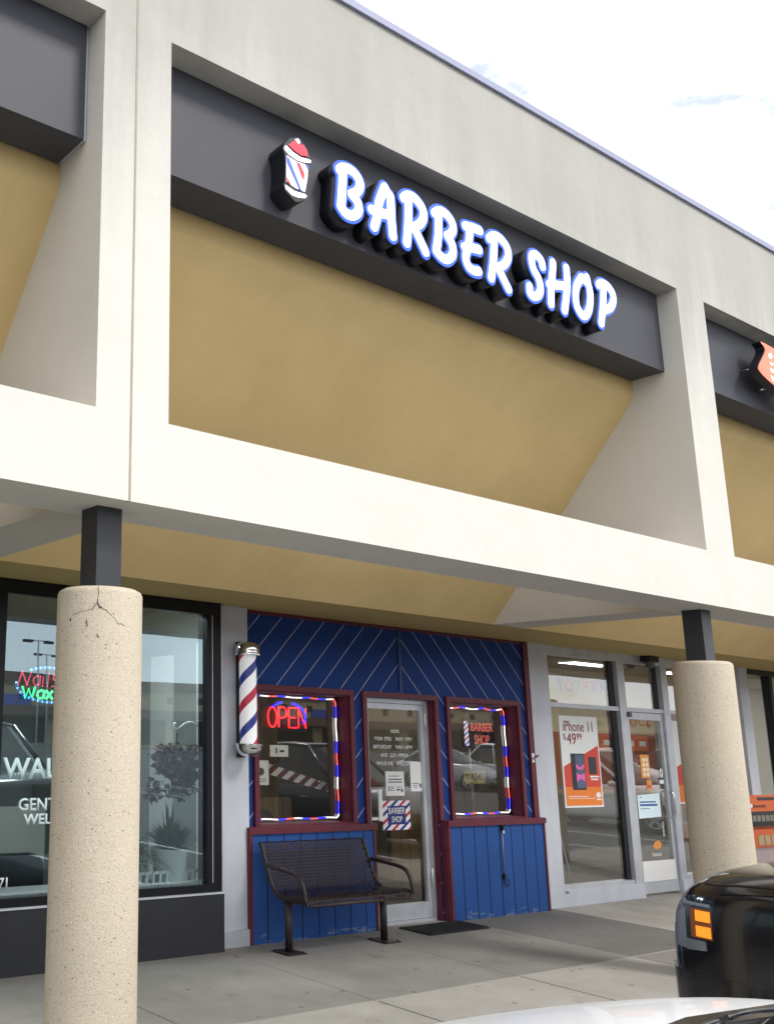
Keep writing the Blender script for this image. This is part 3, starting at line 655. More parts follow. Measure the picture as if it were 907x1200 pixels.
for s, xa, za, xb, zb_ in (('HOURS', 5.01, 1.808, 5.135, 1.842), ('MON', 4.775, 1.728, 4.885, 1.768), ('FRI', 4.92, 1.728, 5.01, 1.768), ('9AM-7PM', 5.075, 1.728, 5.325, 1.768), ('SATURDAY', 4.745, 1.648, 5.015, 1.688), ('9AM-4PM', 5.075, 1.648, 5.325, 1.688),
        ('410', 4.85, 1.568, 4.945, 1.608), ('221-9924', 4.985, 1.568, 5.255, 1.608), ('WALK-INS', 4.785, 1.488, 5.025, 1.528), ('WELCOME', 5.075, 1.488, 5.325, 1.528)):
    bms.append(text_mesh(s, xa, za, xb, zb_, YD+.029, depth=.001, bold=.016))
pm('white_vinyl', (.86, .86, .84), .6)
for q in bms: bobj('hours_lettering', q, MATS['white_vinyl'], dr)
# small flag bracket on the right trim
fb = root('flag_bracket', 'small white metal bracket on the right maroon trim of the barber shop', 'bracket', (7.10, YS-.03, 1.60))
bm = bmesh.new(); tube(bm, [(7.17, YS-.031, 1.58), (7.10, YS-.14, 1.62)], .014, 8); bobj('socket_tube', bm, M['chrome'], fb)
part('mounting_plate', M['white'], fb, (7.145, 7.185, YS-.036, YS-.0305, 1.54, 1.64))
# long latch rod on the right panel
lr = root('latch_rod', 'thin black cane bolt hanging on the blue boards below the right-hand window', 'latch', (6.45, YS-.08, .3))
bm = bmesh.new(); tube(bm, [(6.452, YS-.088, .86), (6.447, YS-.088, .40)], .006, 6); bobj('rod', bm, pm('dull_steel', (.30, .33, .40), .5, .6), lr)
bm = bmesh.new(); tube(bm, smoothpath([(6.447, YS-.088, .40), (6.445, YS-.09, .32), (6.47, YS-.10, .29), (6.495, YS-.10, .32), (6.48, YS-.10, .36)], 5), .0055, 6); bobj('hook', bm, M['gloss_black'], lr)
part('catch', M['gloss_black'], lr, (6.44, 6.468, YS-.105, YS-.0755, .845, .90), bevel=.003); part('keeper', M['white'], lr, (6.445, 6.463, YS-.107, YS-.1055, .815, .845))
part('guide', M['gloss_black'], lr, (6.43, 6.465, YS-.1, YS-.0755, .36, .41), bevel=.003)

# ---- silver pilaster with the barber pole
pi = root('silver_pilaster', 'narrow silver metal pilaster between the dark salon window and the blue wall', 'pilaster', (2.83, 2.75, 0))
part('panel', M['alupaint'], pi, (2.655, 2.838, 2.745, 2.95, .13, ZB-.001), (2.842, 2.984, 2.752, 2.95, .13, ZB-.001), bevel=.004)
o = part('base_plate', M['alu'], pi, (2.65, 2.986, 2.725, 2.95, 0.0, .129), bevel=.004)
bm = bmesh.new()
for sx_ in (2.70, 2.93): lathe(bm, [(0, 0), (.012, 0), (.010, .005), (0, .006)], 0, 0, 10); 
bm.free()
pc, py = 2.872, 2.625
po = root('barber_pole', 'red, white and blue striped barber pole with chrome caps on the silver pilaster', 'barber pole', (pc, py, 1.57))
bm = bmesh.new(); lathe(bm, [(.076, 1.665), (.076, 2.435)], pc, py, 40)
bobj('striped_cylinder', bm, stripe_mat('pole_stripes', [(1.0, (.80, .80, .82)), (.62, (.40, .02, .05)), (1.0, (.80, .80, .82)), (.62, (.02, .035, .20))], 'helix', .46, emit=.18), po, loc=(pc, py, 1.57), smooth=True)
bm = bmesh.new(); lathe(bm, [(.086, 2.43), (.115, 2.43), (.118, 2.45), (.112, 2.465), (.112, 2.475), (.106, 2.51), (.085, 2.54), (.045, 2.555), (0, 2.558)], pc, py, 40); bobj('top_cap', bm, M['chrome'], po, smooth=True)
bm = bmesh.new(); lathe(bm, [(.086, 1.67), (.116, 1.67), (.120, 1.655), (.112, 1.64), (.112, 1.63), (.098, 1.595), (.07, 1.57), (.03, 1.558), (0, 1.556)], pc, py, 40); bobj('bottom_cap', bm, M['chrome'], po, smooth=True)
part('bracket', M['gloss_black'], po, (pc-.035, pc+.035, 2.70, 2.744, 1.55, 2.56), (pc-.03, pc+.03, py+.05, 2.70, 2.44, 2.52), (pc-.03, pc+.03, py+.05, 2.70, 1.585, 1.66), bevel=.004)
# maroon thin line of the wall's left edge belongs to the front; interior of the barber shop
wood = planks('wood_panelling', (.30, .20, .105), .14); woodd = planks('dark_wood', (.16, .10, .055), .12)
cream = pm('cream_wall', (.40, .36, .28), .9, var=.08); dark = pm('dark_interior', (.03, .03, .03), .9); floor_m = pm('shop_floor', (.11, .09, .075), .5, var=.2)
part('interior_wall', cream, bs, (2.99, 7.21, 7.0, 7.1, 0, ZB), (2.99, 3.05, YS+.2, 7.0, 0, ZB), (7.15, 7.21, YS+.2, 7.0, 0, ZB))
part('interior_floor', floor_m, bs, (3.05, 7.15, YS+.17, 7.0, -.02, .012))
part('interior_ceiling', dark, bs, (3.05, 7.15, YS+.17, 7.0, ZB-.12, ZB-.005))
part('wainscot', wood, bs, (3.05, 4.46, YS+.95, YS+1.0, .012, 1.12)); part('wainscot', wood, bs, (5.72, 7.1, YS+.75, YS+.8, .012, 1.18))
part('notice_board', pm('board_grey', (.36, .35, .31), .8, var=.12), bs, (5.75, 7.0, YS+.72, YS+.745, 1.19, 1.62))
for i_, (x_, y_, lab_) in enumerate(((4.1, 4.7, 'lit fluorescent fitting in the barber shop ceiling on the left'), (6.2, 4.7, 'lit fluorescent fitting in the barber shop ceiling on the right'))):
    cl = root('ceiling_light', lab_, 'ceiling light', (x_, y_, ZB-.12), 'fluorescent fittings in the barber shop')
    part('housing', M['white'], cl, (x_-.62, x_+.62, y_-.1, y_+.1, ZB-.16, ZB-.1205)); part('diffuser', em('barber_tube%d' % i_, (1, .95, .86), 4.5, (.8, .8, .8)), cl, (x_-.6, x_+.6, y_-.085, y_+.085, ZB-.17, ZB-.1605))
part('mirror_wall', pm('tan_board', (.10, .08, .055), .7, var=.2), bs, (5.9, 7.14, 5.8, 5.9, .012, 2.7))
def papers(): pass
# OPEN sign
rb = em('neon_red', (1.0, .015, .025), 2.6); bb = em('neon_blue', (.02, .02, .95), 1.6)
os_ = root('open_sign', 'red neon OPEN sign with a broken blue ring in the left barber window', 'neon sign', (3.66, YS+.2, 1.92))
yq = YS+.17
def stroke_tubes(segs, r, n=6):
    bm = bmesh.new()
    for s in segs: tube(bm, s, r, n)
    return bm
def P2(l, x0, z0, w, h): return [(x0+a*w, yq, z0+b*h) for a, b in l]
x0, z0, w, h = 3.43, 1.825, .118, .185
circ = lambda cx, cz, rx, rz, a0=0, a1=360, k=20, y=None: [(cx+rx*math.cos(R(a0+(a1-a0)*i/k)), yq if y is None else y, cz+rz*math.sin(R(a0+(a1-a0)*i/k))) for i in range(k+1)]
seg = [circ(x0+.055, z0+h/2, .055, h/2)]
seg += [P2([(0, 0), (0, 1)], x0+.135, z0, .1, h), smoothpath(P2([(0, 1), (.7, 1), (1, .8), (.8, .52), (0, .46)], x0+.135, z0, .1, h), 4)]
seg += [P2([(1, 1), (0, 1), (0, 0), (1, 0)], x0+.265, z0, .1, h), P2([(0, .5), (.85, .5)], x0+.265, z0, .1, h)]
seg += [P2([(0, 0), (0, 1), (1, 0), (1, 1)], x0+.39, z0, .095, h)]
bobj('red_letters', stroke_tubes(seg, .008), rb, os_)
bobj('blue_ring', stroke_tubes([circ(3.69, 1.93, .22, .125, -28, 78)], .012), bb, os_); bobj('blue_ring', stroke_tubes([circ(3.66, 1.955, .2, .105, 105, 150)], .012), bb, os_)
part('backing_board', M['gloss_black'], os_, (3.36, 3.95, YS+.195, YS+.2, 1.79, 2.04)); part('hanging_chain', M['gloss_black'], os_, (3.45, 3.453, YS+.197, YS+.2, 2.04, 2.1305)); part('hanging_chain', M['gloss_black'], os_, (3.85, 3.853, YS+.197, YS+.2, 2.04, 2.1305))
# rope lights round both windows
rm = [em('rope_white', (1, .93, .95), .85), em('rope_red', (.95, .12, .12), .75), em('rope_blue', (.03, .03, .95), 1.0)]
def rope(x0, x1, z0, z1, label, wav):
    y = YS+.112; pts = []
    top = [(x0+(x1-x0)*i/40, z1-.012-abs(math.sin(i*.24))*.022*wav) for i in range(40)]
    arc = [(x1-.05+.05*math.sin(R(90*i/8)), z1-.062+.05*math.cos(R(90*i/8))) for i in range(9)]
    side = [(x1+.004*math.sin(i*.5), z1-.06-(z1-z0-.10)*i/46) for i in range(1, 46)]
    arc2 = [(x1-.04+.04*math.cos(R(90*i/8)), z0+.04-.04*math.sin(R(90*i/8))) for i in range(9)]
    bot = [(x1-.05-(x1-x0-.05)*i/40, z0+.004*math.sin(i*.4)) for i in range(1, 41)]
    P = [(a, y, b) for a, b in top+arc+side+arc2+bot]
    rr = random.Random(4); seq = []
    cum = 0; order = [2, 0, 1, 2, 0, 0, 2, 1]; k = 0; run = 0; col = []
    for a, b in zip(P, P[1:]):
        l = (Vector(a)-Vector(b)).length; run += l
        if run > .10: run = 0; k += 1
        col.append(order[k % len(order)])
    bm = bmesh.new(); tube(bm, P, .0068, 8, lambda i: col[min(i, len(col)-1)])
    o = bobj('rope_light', bm, rm); o.location = (0, 0, 0)
    return tag(o, label, 'string light', 'rope lights round the barber windows')
rope(3.20, 4.262, 1.0, 2.125, 'red, white and blue rope light round the window with the OPEN sign', .4)
rope(5.845, 6.90, 1.0, 2.125, 'red, white and blue rope light round the right barber window above the latch', 1.0)
# small lit sign in the right window
ls = root('lit_window_sign', 'small dark lit sign with red words BARBER SHOP in the right barber window', 'neon sign', (6.6, YS+.22, 1.84))
part('backing_board', M['gloss_black'], ls, (6.31, 6.86, YS+.215, YS+.225, 1.68, 1.985))
rr_ = em('led_red', (1.0, .16, .12), .5)
text('upper_word', 'BARBER', 6.45, 1.86, 6.83, 1.95, YS+.213, rr_, ls, bold=.01); text('lower_word', 'SHOP', 6.50, 1.72, 6.76, 1.82, YS+.213, rr_, ls, bold=.0)
part('pole_strip', stripe_mat('led_pole', [(1, (.75, .72, .8)), (.6, (.08, .07, .4)), (1, (.75, .72, .8)), (.6, (.4, .05, .1))], 'diag', .16, emit=.45), ls, (6.335, 6.40, YS+.208, YS+.214, 1.70, 1.965))
lp = root('license_plate', 'old yellow licence plate leaning behind the right barber window', 'licence plate', (6.43, YS+.2, 1.30))
part('plate', pm('plate_yellow', (.44, .36, .12), .5, var=.25, vscale=14), lp, (6.255, 6.625, YS+.195, YS+.2, 1.30, 1.445), bevel=.002)
text('number', 'V-1340', 6.285, 1.335, 6.595, 1.415, YS+.1945, M['ink'], lp, bold=.01)
part('border', M['ink'], lp, (6.262, 6.618, YS+.1935, YS+.195, 1.434, 1.439), (6.262, 6.618, YS+.1935, YS+.195, 1.306, 1.311), (6.262, 6.267, YS+.1935, YS+.195, 1.311, 1.434), (6.613, 6.618, YS+.1935, YS+.195, 1.311, 1.434))
sp = bmesh.new(); tube(sp, [(6.47, YS+.25, .95), (6.44, YS+.25, 2.1)], .012, 8)
tag(bobj('grey_pole', sp, M['alu']), 'thin grey upright pole standing behind the right barber window', 'pole')
# left window: papers, striped tape and chair inside
for (a, b, c, d, lab) in ((3.15, 3.35, 1.30, 1.52, 'white notice with a dark drawing low in the left barber window'), (3.37, 3.60, 1.555, 1.66, 'small white card taped in the middle of the left barber window')):
    r = root('window_notice', lab, 'notice', ((a+b)/2, YS+.2, c))
    part('sheet', M['paper'], r, (a+.06, b+.06, YS+.15, YS+.152, c, d))
    if c < 1.5:
        bm = bmesh.new(); lathe(bm, [(.0, 0), (.045, .0), (.035, .02), (0, .03)], 0, 0, 12); bm.transform(Matrix.Translation((a+.16, YS+.148, c+.12)) @ Matrix.Rotation(R(90), 4, 'X') @ Matrix.Diagonal((1, .8, .05, 1))); bobj('drawing', bm, pm('drawing_green', (.05, .09, .08), .8), r)
        part('text_line', M['ink'], r, *[(a+.085, b+.03, YS+.1485, YS+.1498, c+.03+.02*i, c+.036+.02*i) for i in range(2)])
    else: part('text_line', M['ink'], r, (a+.13, a+.15, YS+.1485, YS+.1498, c+.03, c+.08), (a+.18, a+.24, YS+.1485, YS+.1498, c+.04, c+.06))
bm = bmesh.new(); prism(bm, [(3.5, 1.50), (4.33, 1.30), (4.33, 1.22), (3.5, 1.40)], 'y', YS+.3, YS+.31)
tag(bobj('striped_rail', bm, stripe_mat('rail_stripes', [(1, (.62, .58, .55)), (1, (.10, .012, .02))], 'diag', .19), loc=(3.5, YS+.3, 1.4)), 'red and white striped rail running across inside the left barber window', 'rail')
def seat_back(cx, cy, w, z0, z1, name, label, cat, mat):
    r = root(name, label, cat, (cx, cy, 0))
    bm = bmesh.new(); pts = [(cx-w/2, z0), (cx+w/2, z0), (cx+w/2, z1-.12)]+[(cx+w/2-.12+.12*math.cos(R(9*i)), z1-.12+.12*math.sin(R(9*i))) for i in range(1, 11)]+[(cx-w/2+.12-.12*math.sin(R(9*i)), z1-.12+.12*math.cos(R(9*i))) for i in range(0, 11)]
    prism(bm, pts, 'y', cy, cy+.08); bobj('backrest', bm, mat, r, bevel=.015)
    part('seat', mat, r, (cx-w/2+.02, cx+w/2-.02, cy+.1, cy+.6, z0-.02, z0+.09), bevel=.02)
    for s in (-1, 1):
        part('armrest', mat, r, (cx+s*w/2-.03, cx+s*w/2+.03, cy+.1, cy+.5, z0+.2, z0+.25), bevel=.01)
    part('pedestal', M['chrome'], r, (cx-.05, cx+.05, cy+.3, cy+.4, .012, z0-.021)); 
    return r
black_l = pm('black_vinyl', (.014, .016, .022), .4, var=.3)
seat_back(3.45, YS+.35, .42, .5, 1.06, 'waiting_chair', 'black chair whose rounded back shows at the bottom of the left barber window', 'chair', black_l)
# papers on the barber door
def notice(a, b, c, d, label, y):
    r = root('door_notice', label, 'notice', ((a+b)/2, y, c)); part('sheet', M['paper'], r, (a, b, y-.0015, y, c, d)); return r
yd = YD+.0285
r = notice(4.905, 5.175, 1.195, 1.43, 'white price sheet reading $25 taped to the barber door', yd)
text('price', '$25', 4.935, 1.235, 5.02, 1.285, yd-.0016, M['ink'], r, depth=.0006)
part('text_line', M['ink'], r, (4.96, 5.10, yd-.0022, yd-.0016, 1.382, 1.388), (4.945, 5.14, yd-.0022, yd-.0016, 1.348, 1.358), (4.94, 5.145, yd-.0022, yd-.0016, 1.322, 1.332), (5.05, 5.13, yd-.0022, yd-.0016, 1.275, 1.281), (5.06, 5.11, yd-.0022, yd-.0016, 1.245, 1.26))
part('seal', pm('navy_seal', (.06, .06, .16), .7), r, (5.125, 5.152, yd-.0022, yd-.0016, 1.232, 1.262))
r = notice(5.275, 5.462, 1.235, 1.525, 'tall narrow white notice high on the hinge side of the barber door', yd)
part('text_line', M['ink'], r, (5.30, 5.39, yd-.0022, yd-.0016, 1.31, 1.317), (5.305, 5.38, yd-.0022, yd-.0016, 1.29, 1.296), (5.315, 5.37, yd-.0022, yd-.0016, 1.272, 1.278))
part('seal', MATS['navy_seal'], r, (5.405, 5.432, yd-.0022, yd-.0016, 1.272, 1.312))
r = root('shop_decal', 'square red, white and blue striped BARBER SHOP decal on the door', 'decal', (5.04, yd, .865))
part('striped_border', stripe_mat('decal_stripes', [(1, (.78, .76, .78)), (.75, (.48, .03, .07)), (1, (.78, .76, .78)), (.75, (.02, .03, .22))], 'diag', .235), r, (4.845, 5.245, yd-.0015, yd, .868, 1.148), loc=(4.845, yd, .868))
part('centre_panel', pm('decal_navy', (.012, .022, .17), .5), r, (4.915, 5.178, yd-.0024, yd-.0016, .92, 1.098))
text('upper_word', 'BARBER', 4.928, 1.02, 5.166, 1.082, yd-.0026, M['white'], r, depth=.0006, bold=.015); text('lower_word', 'SHOP', 4.97, .94, 5.125, .998, yd-.0026, M['white'], r, depth=.0006, bold=.015)
r = root('round_sticker', 'small round red prohibition sticker low on the handle side of the barber door', 'sticker', (4.69, yd, 1.32))
bm = bmesh.new(); tube(bm, [(4.745+.03*math.cos(R(18*i)), yd-.001, 1.33+.03*math.sin(R(18*i))) for i in range(20)], .004, 5, closed=True); bobj('ring', bm, pm('sticker_red', (.4, .03, .03), .5), r)
bm = bmesh.new(); tube(bm, [(4.725, yd-.001, 1.35), (4.765, yd-.001, 1.31)], .004, 5); bobj('slash', bm, MATS['sticker_red'], r)
# ---- door mat
bm = bmesh.new(); prism(bm, [(4.80, 2.36), (5.66, 2.36), (5.66, 2.72), (4.80, 2.72)], 'z', .002, .012)
for i in range(42):
    x = 4.815+i*.0202; box(bm, x, x+.011, 2.375, 2.705, .012, .018)
tag(bobj('door_mat', bm, M['rubber']), 'black ribbed rubber mat on the pavement before the barber door', 'door mat')
# ---- bench
bx0, bx1 = 3.02, 4.27
be = root('park_bench', 'dark brown perforated metal bench with loop arms below the OPEN window', 'bench', ((bx0+bx1)/2, 2.40, 0))
mesh_m, t, b = newmat('perforated_metal')
tcx = N(t, 'ShaderNodeTexCoord'); uvx = N(t, 'ShaderNodeSeparateXYZ'); t.links.new(tcx.outputs['UV'], uvx.inputs['Vector'])
U, V = uvx.outputs['X'], uvx.outputs['Y']
vv = mathn(t, 'DIVIDE', V, .027); row = mathn(t, 'MULTIPLY', mathn(t, 'MODULO', mathn(t, 'FLOOR', vv), 2.0), .5)
fu = mathn(t, 'SUBTRACT', mathn(t, 'FRACT', mathn(t, 'ADD', mathn(t, 'DIVIDE', U, .040), row)), .5); fv = mathn(t, 'SUBTRACT', mathn(t, 'FRACT', vv), .5)
hole = mathn(t, 'LESS_THAN', mathn(t, 'ADD', mathn(t, 'POWER', mathn(t, 'DIVIDE', fu, .30), 2.0), mathn(t, 'POWER', mathn(t, 'DIVIDE', fv, .28), 2.0)), 1.0)
b.inputs['Base Color'].default_value = (.045, .028, .028, 1); b.inputs['Roughness'].default_value = .42
trn = N(t, 'ShaderNodeBsdfTransparent'); mxs = N(t, 'ShaderNodeMixShader'); t.links.new(hole, mxs.inputs['Fac']); t.links.new(b.outputs['BSDF'], mxs.inputs[1]); t.links.new(trn.outputs['BSDF'], mxs.inputs[2])
t.links.new(mxs.outputs['Shader'], t.nodes['Material Output'].inputs['Surface'])
def sheet_profile(name, prof, parent, th=.006):
    prof = smoothpath([(0, a, c) for a, c in prof], 5); bm = bmesh.new(); uvl = bm.loops.layers.uv.new('UVMap'); prev = None; s = 0; rows = []
    for i, p in enumerate(prof):
        if i: s += (p-prof[i-1]).length
        rows.append(([bm.verts.new((bx0+.02, p.y, p.z)), bm.verts.new((bx1-.02, p.y, p.z))], s))
    for (A, sa), (B, sb) in zip(rows, rows[1:]):
        f = bm.faces.new((A[0], A[1], B[1], B[0])); f.smooth = True
        for l, (u_, v_) in zip(f.loops, ((0, sa), (bx1-bx0-.04, sa), (bx1-bx0-.04, sb), (0, sb))): l[uvl].uv = (u_, v_)
    bmesh.ops.solidify(bm, geom=bm.faces[:], thickness=th)
    return bobj(name, bm, mesh_m, parent, smooth=True)
bk = [(2.47, .475), (2.505, .52), (2.55, .62), (2.615, .79), (2.635, .835), (2.655, .845), (2.672, .83)]
se = [(2.47, .475), (2.42, .452), (2.33, .455), (2.22, .47), (2.15, .468), (2.112, .445), (2.10, .41)]
o = sheet_profile('backrest', bk, be)
full = smoothpath([(0, a, c) for a, c in (bk[::-1]+se[1:])], 5)
for x in (bx0, bx1):
    bm = bmesh.new()
    n_ = [(p.y, p.z) for p in full]
    # edge strap: thin flat bar along the profile
    off = []
    for i, p in enumerate(full):
        d = (full[min(i+1, len(full)-1)]-full[max(i-1, 0)]).normalized(); off.append((p.y-d.z*.032, p.z+d.y*.032))
    for i in range(len(n_)-1):
        prism(bm, [n_[i], n_[i+1], off[i+1], off[i]], 'x', x-.008, x+.012)
    bmesh.ops.remove_doubles(bm, verts=bm.verts, dist=1e-4)
    bobj('side_strap', bm, M['bench'], be)
s_ = sheet_profile('seat', se, be)
bm = bmesh.new(); box(bm, bx0+.03, bx1-.03, 2.36, 2.41, .375, .425); box(bm, bx0+.02, bx0+.09, 2.16, 2.48, .405, .435); box(bm, bx1-.09, bx1-.02, 2.16, 2.48, .405, .435)
bobj('seat_rail', bm, M['bench'], be, bevel=.006)
bm = bmesh.new(); tube(bm, [(bx0+.02, 2.105, .405), (bx1-.02, 2.105, .405)], .013, 8); bobj('front_edge', bm, M['bench'], be)
for x in (bx0-.018, bx1+.022):
    bm = bmesh.new(); tube(bm, smoothpath([(x, 2.575, .665), (x, 2.52, .665), (x, 2.38, .655), (x, 2.24, .64), (x, 2.17, .61), (x, 2.125, .53), (x, 2.105, .435)], 6), .0175, 10)
    bobj('armrest', bm, M['bench'], be)
for x in (bx0+.055, bx1-.055):
    bm = bmesh.new(); tube(bm, [(x, 2.385, .012), (x, 2.385, .41)], .031, 16); lg = bobj('leg', bm, M['bench'], be)
    bm = nb((x-.10, x+.10, 2.285, 2.485, .0015, .0115))
    for sx_ in (-.08, .08):
        for sy in (-.08, .08): tube(bm, [(x+sx_, 2.385+sy, .011), (x+sx_, 2.385+sy, .022)], .009, 6)
    bobj('base_plate', bm, M['bench'], lg)

# ================================================================ NAIL SALON FRONT
YN = 2.655
ns = root('salon_shopfront', 'black framed salon shopfront with large tinted windows behind the cracked column', 'shopfront', (.5, YN, 0))
part('bulkhead', M['bulkhead'], ns, (-12.2, 2.60, YN-.02, YN+.12, 0, .452), bevel=.004)
part('sill_flashing', M['alupaint'], ns, (-12.2, 2.60, YN-.028, YN+.1, .4535, .466))
px = [(-12.2, -12.08)]+[(-.62-1.6*k, -.52-1.6*k) for k in range(6, -1, -1)]+[(.335, .472), (.985, 1.05), (2.435, 2.60)]
fr = part('window_frame', M['blackframe'], ns, (-12.2, 2.60, YN, YN+.12, .4665, .53), (-12.2, 2.60, YN, YN+.12, 2.765, ZB-.001), *[(a, b, YN, YN+.12, .5305, 2.7645) for a, b in px], bevel=.004)
part('jamb_strip', M['alu'], fr, (2.49, 2.497, YN-.003, YN, .54, 2.76)); part('jamb_strip', M['alu'], fr, (2.592, 2.599, YN-.003, YN, .47, 2.86))
for (a, b), (c, d) in zip(px, px[1:]):
    part('pane', M['glass_nail'], fr, (b+.001, c-.001, YN+.03, YN+.036, .531, 2.764))
side = pm('salon_side_wall', (.27, .29, .28), .8, var=.15); pale = pm('pale_board', (.62, .64, .62), .7, var=.08)
part('interior_wall', side, ns, (-12.2, 2.98, 6.6, 6.7, 0, 3.0), (2.955, 2.984, 2.96, 6.6, 0, 3.0))
part('interior_floor', pm('salon_floor', (.10, .095, .09), .4, var=.2), ns, (-12.2, 2.95, YN+.13, 6.6, -.02, .01))
part('interior_ceiling', pm('salon_ceiling', (.06, .06, .06), .9), ns, (-12.2, 2.95, YN+.13, 6.6, 2.96, 3.0))
for i_, (x_, y_, lab_) in enumerate(((1.75, 3.12, 'added light hidden above the window plants in the salon'), (-.2, 3.6, 'added light out of view at the far left of the salon'))):  # lamps added out of view to brighten the salon window display
    cl = root('ceiling_light', lab_, 'ceiling light', (x_, y_, 2.96), 'added lights in the salon')
    part('housing', M['white'], cl, (x_-.62, x_+.62, y_-.1, y_+.1, 2.92, 2.9595)); part('diffuser', em('salon_fill%d' % i_, (.92, .97, 1), 34.0, (.8, .8, .8)), cl, (x_-.6, x_+.6, y_-.085, y_+.085, 2.91, 2.9195))
part('pale_wall_board', pale, ns, (2.93, 2.954, 2.97, 3.42, .02, 2.6), (2.93, 2.954, 3.80, 4.16, .02, 2.5))
part('partition', pm('partition_grey', (.42, .42, .38), .8), ns, (1.35, 2.0, 4.6, 4.68, .01, 1.0), (-3, -.2, 5.2, 5.28, .01, 1.4))
vin = pm('pale_vinyl', (.62, .85, .87), .6, var=.05); vin2 = pm('grey_vinyl', (.6, .72, .74), .6, var=.05)
wl = root('window_lettering', 'pale vinyl window lettering WALK-INS on the dark salon window, partly behind the column', 'lettering', (1.0, YN+.028, 1.37))
text('large_word', 'WALK-INS', .505, 1.372, 1.50, 1.528, YN+.0285, vin, wl, bold=.025)
text('middle_words', 'GENTLEMEN', .652, 1.14, 1.36, 1.232, YN+.0285, vin2, wl, bold=.02); text('lower_word', 'WELCOME', .70, 1.04, 1.26, 1.118, YN+.0285, vin2, wl, bold=.02)
wn_ = root('street_number', 'white street number figures at the foot of the salon window', 'lettering', (.53, YN+.028, .60))
text('figures', '71', .515, .602, .585, .672, YN+.0285, pm('white_figures', (.8, .8, .8), .6, var=.05), wn_, bold=.02)
# LED sign
yn = YN+.14
nl = root('led_sign', 'glowing LED sign reading Nails in red and Wax in green inside a blue dashed oval', 'neon sign', (.97, yn, 2.08))
def dots(paths, step, r):
    bm = bmesh.new()
    for p in paths:
        p = [Vector(q) for q in p]; acc = 0; nxt = 0
        for a, b in zip(p, p[1:]):
            l = (b-a).length
            while nxt <= acc+l:
                bmesh.ops.create_icosphere(bm, subdivisions=1, radius=r, matrix=Matrix.Translation(a+(b-a)*((nxt-acc)/max(l, 1e-6)))); nxt += step
            acc += l
    return bm
def wp(l, x, z, w, h): return [(x+a*w, yn, z+b*h) for a, b in l]
A_ = lambda x, z, w, h: [wp([(1, .9), (.6, 1), (.1, .8), (0, .4), (.3, 0), (.8, .1), (1, .5)], x, z, w, h), wp([(1.05, 1), (1, 0)], x, z, w, h)]
z0 = 2.075; hh = .105
pn = [wp([(0, 0), (.3, 1), (.7, 0), (1, 1)], .665, z0, .115, hh)]+A_(.80, z0, .06, .075)+[wp([(0, 0), (.3, .75)], .885, z0, .02, hh), wp([(0, 0), (.4, 1)], .93, z0, .03, hh), wp([(1, .8), (.3, .9), (.2, .5), (.9, .35), (.7, 0), (0, 0)], .97, z0, .06, hh)]
bobj('red_word', dots(pn, .016, .0058), em('led_pink', (1.0, .10, .16), 2.0), nl)
bobj('red_glow_tube', join([stroke_tubes(pn, .005)]), em('led_red_dim', (.75, .02, .06), .5), nl)
z0 = 1.975
gw = [wp([(0, 1), (.25, 0), (.5, .8), (.75, 0), (1, 1)], .705, z0, .115, .09)]+A_(.84, z0, .06, .065)+[wp([(0, 1), (1, 0)], .92, z0, .06, .065), wp([(1, 1), (0, 0)], .92, z0, .06, .065)]
bobj('green_word', stroke_tubes(gw, .0105), em('led_green', (.06, .85, .32), 1.3), nl)
part('word_backing', M['gloss_black'], nl, (.69, 1.0, yn+.013, yn+.018, 1.965, 2.07))
ov = [(.955+.305*math.cos(R(a)), yn, 2.085+.135*math.sin(R(a))) for a in range(178, 330, 3)]; ov2 = [(.955+.305*math.cos(R(a)), yn, 2.085+.135*math.sin(R(a))) for a in range(40, 128, 3)]
bobj('blue_oval', stroke_tubes([ov, ov2], .009), em('led_blue', (.02, .12, .55), .8), nl); bobj('oval_led', dots([ov, ov2], .042, .011), em('led_cyan', (.25, .85, 1.0), 1.6), nl)
part('hanger', M['gloss_black'], nl, (.75, .752, yn+.01, yn+.012, 2.18, 2.9)); part('hanger', M['gloss_black'], nl, (1.16, 1.162, yn+.01, yn+.012, 2.18, 2.9))
# plants and furniture in the salon window
def leafcloud(n, c, rad, size, rr, squash=.8):
    bm = bmesh.new()
    for i in range(n):
        d = Vector((rr.gauss(0, 1), rr.gauss(0, 1), rr.gauss(0, 1))).normalized()*(rr.random()**.4)
        p = Vector(c)+Vector((d.x*rad, d.y*rad*.8, d.z*rad*squash)); s = size*rr.uniform(.6, 1.3)
        q = Matrix.Rotation(rr.uniform(0, 6.3), 3, Vector((rr.gauss(0, 1), rr.gauss(0, 1), rr.gauss(0, 1))))
        pts = [p+q @ Vector(v_) for v_ in ((0, 0, 0), (s*.4, s*.5, s*.1), (0, s*1.1, 0), (-s*.4, s*.5, s*.1))]
        f = bm.faces.new([bm.verts.new(v_) for v_ in pts]); f.material_index = rr.choice((0, 0, 1))
    return bm
hb = root('hanging_plant', 'bushy dark purple plant hanging from a white curled hook in the salon window', 'plant', (2.36, 2.98, 1.2))
rq = random.Random(12)
clumps = [leafcloud(260, (2.36, 3.0, 1.46), .17, .06, random.Random(2))]+[leafcloud(rq.randint(50, 110), (2.36+.23*math.cos(k*.9)*rq.uniform(.55, .9), 3.0+.16*math.sin(k*.9), 1.40+rq.uniform(-.17, .14)), rq.uniform(.07, .13), rq.uniform(.045, .075), random.Random(30+k), rq.uniform(.7, 1.5)) for k in range(9)]+[leafcloud(150, (2.36, 3.0, 1.585), .19, .05, random.Random(3), .3)]
bobj('foliage', join(clumps), [pm('purple_leaf', (.13, .075, .10), .6), pm('dark_leaf', (.03, .022, .032), .6)], hb)
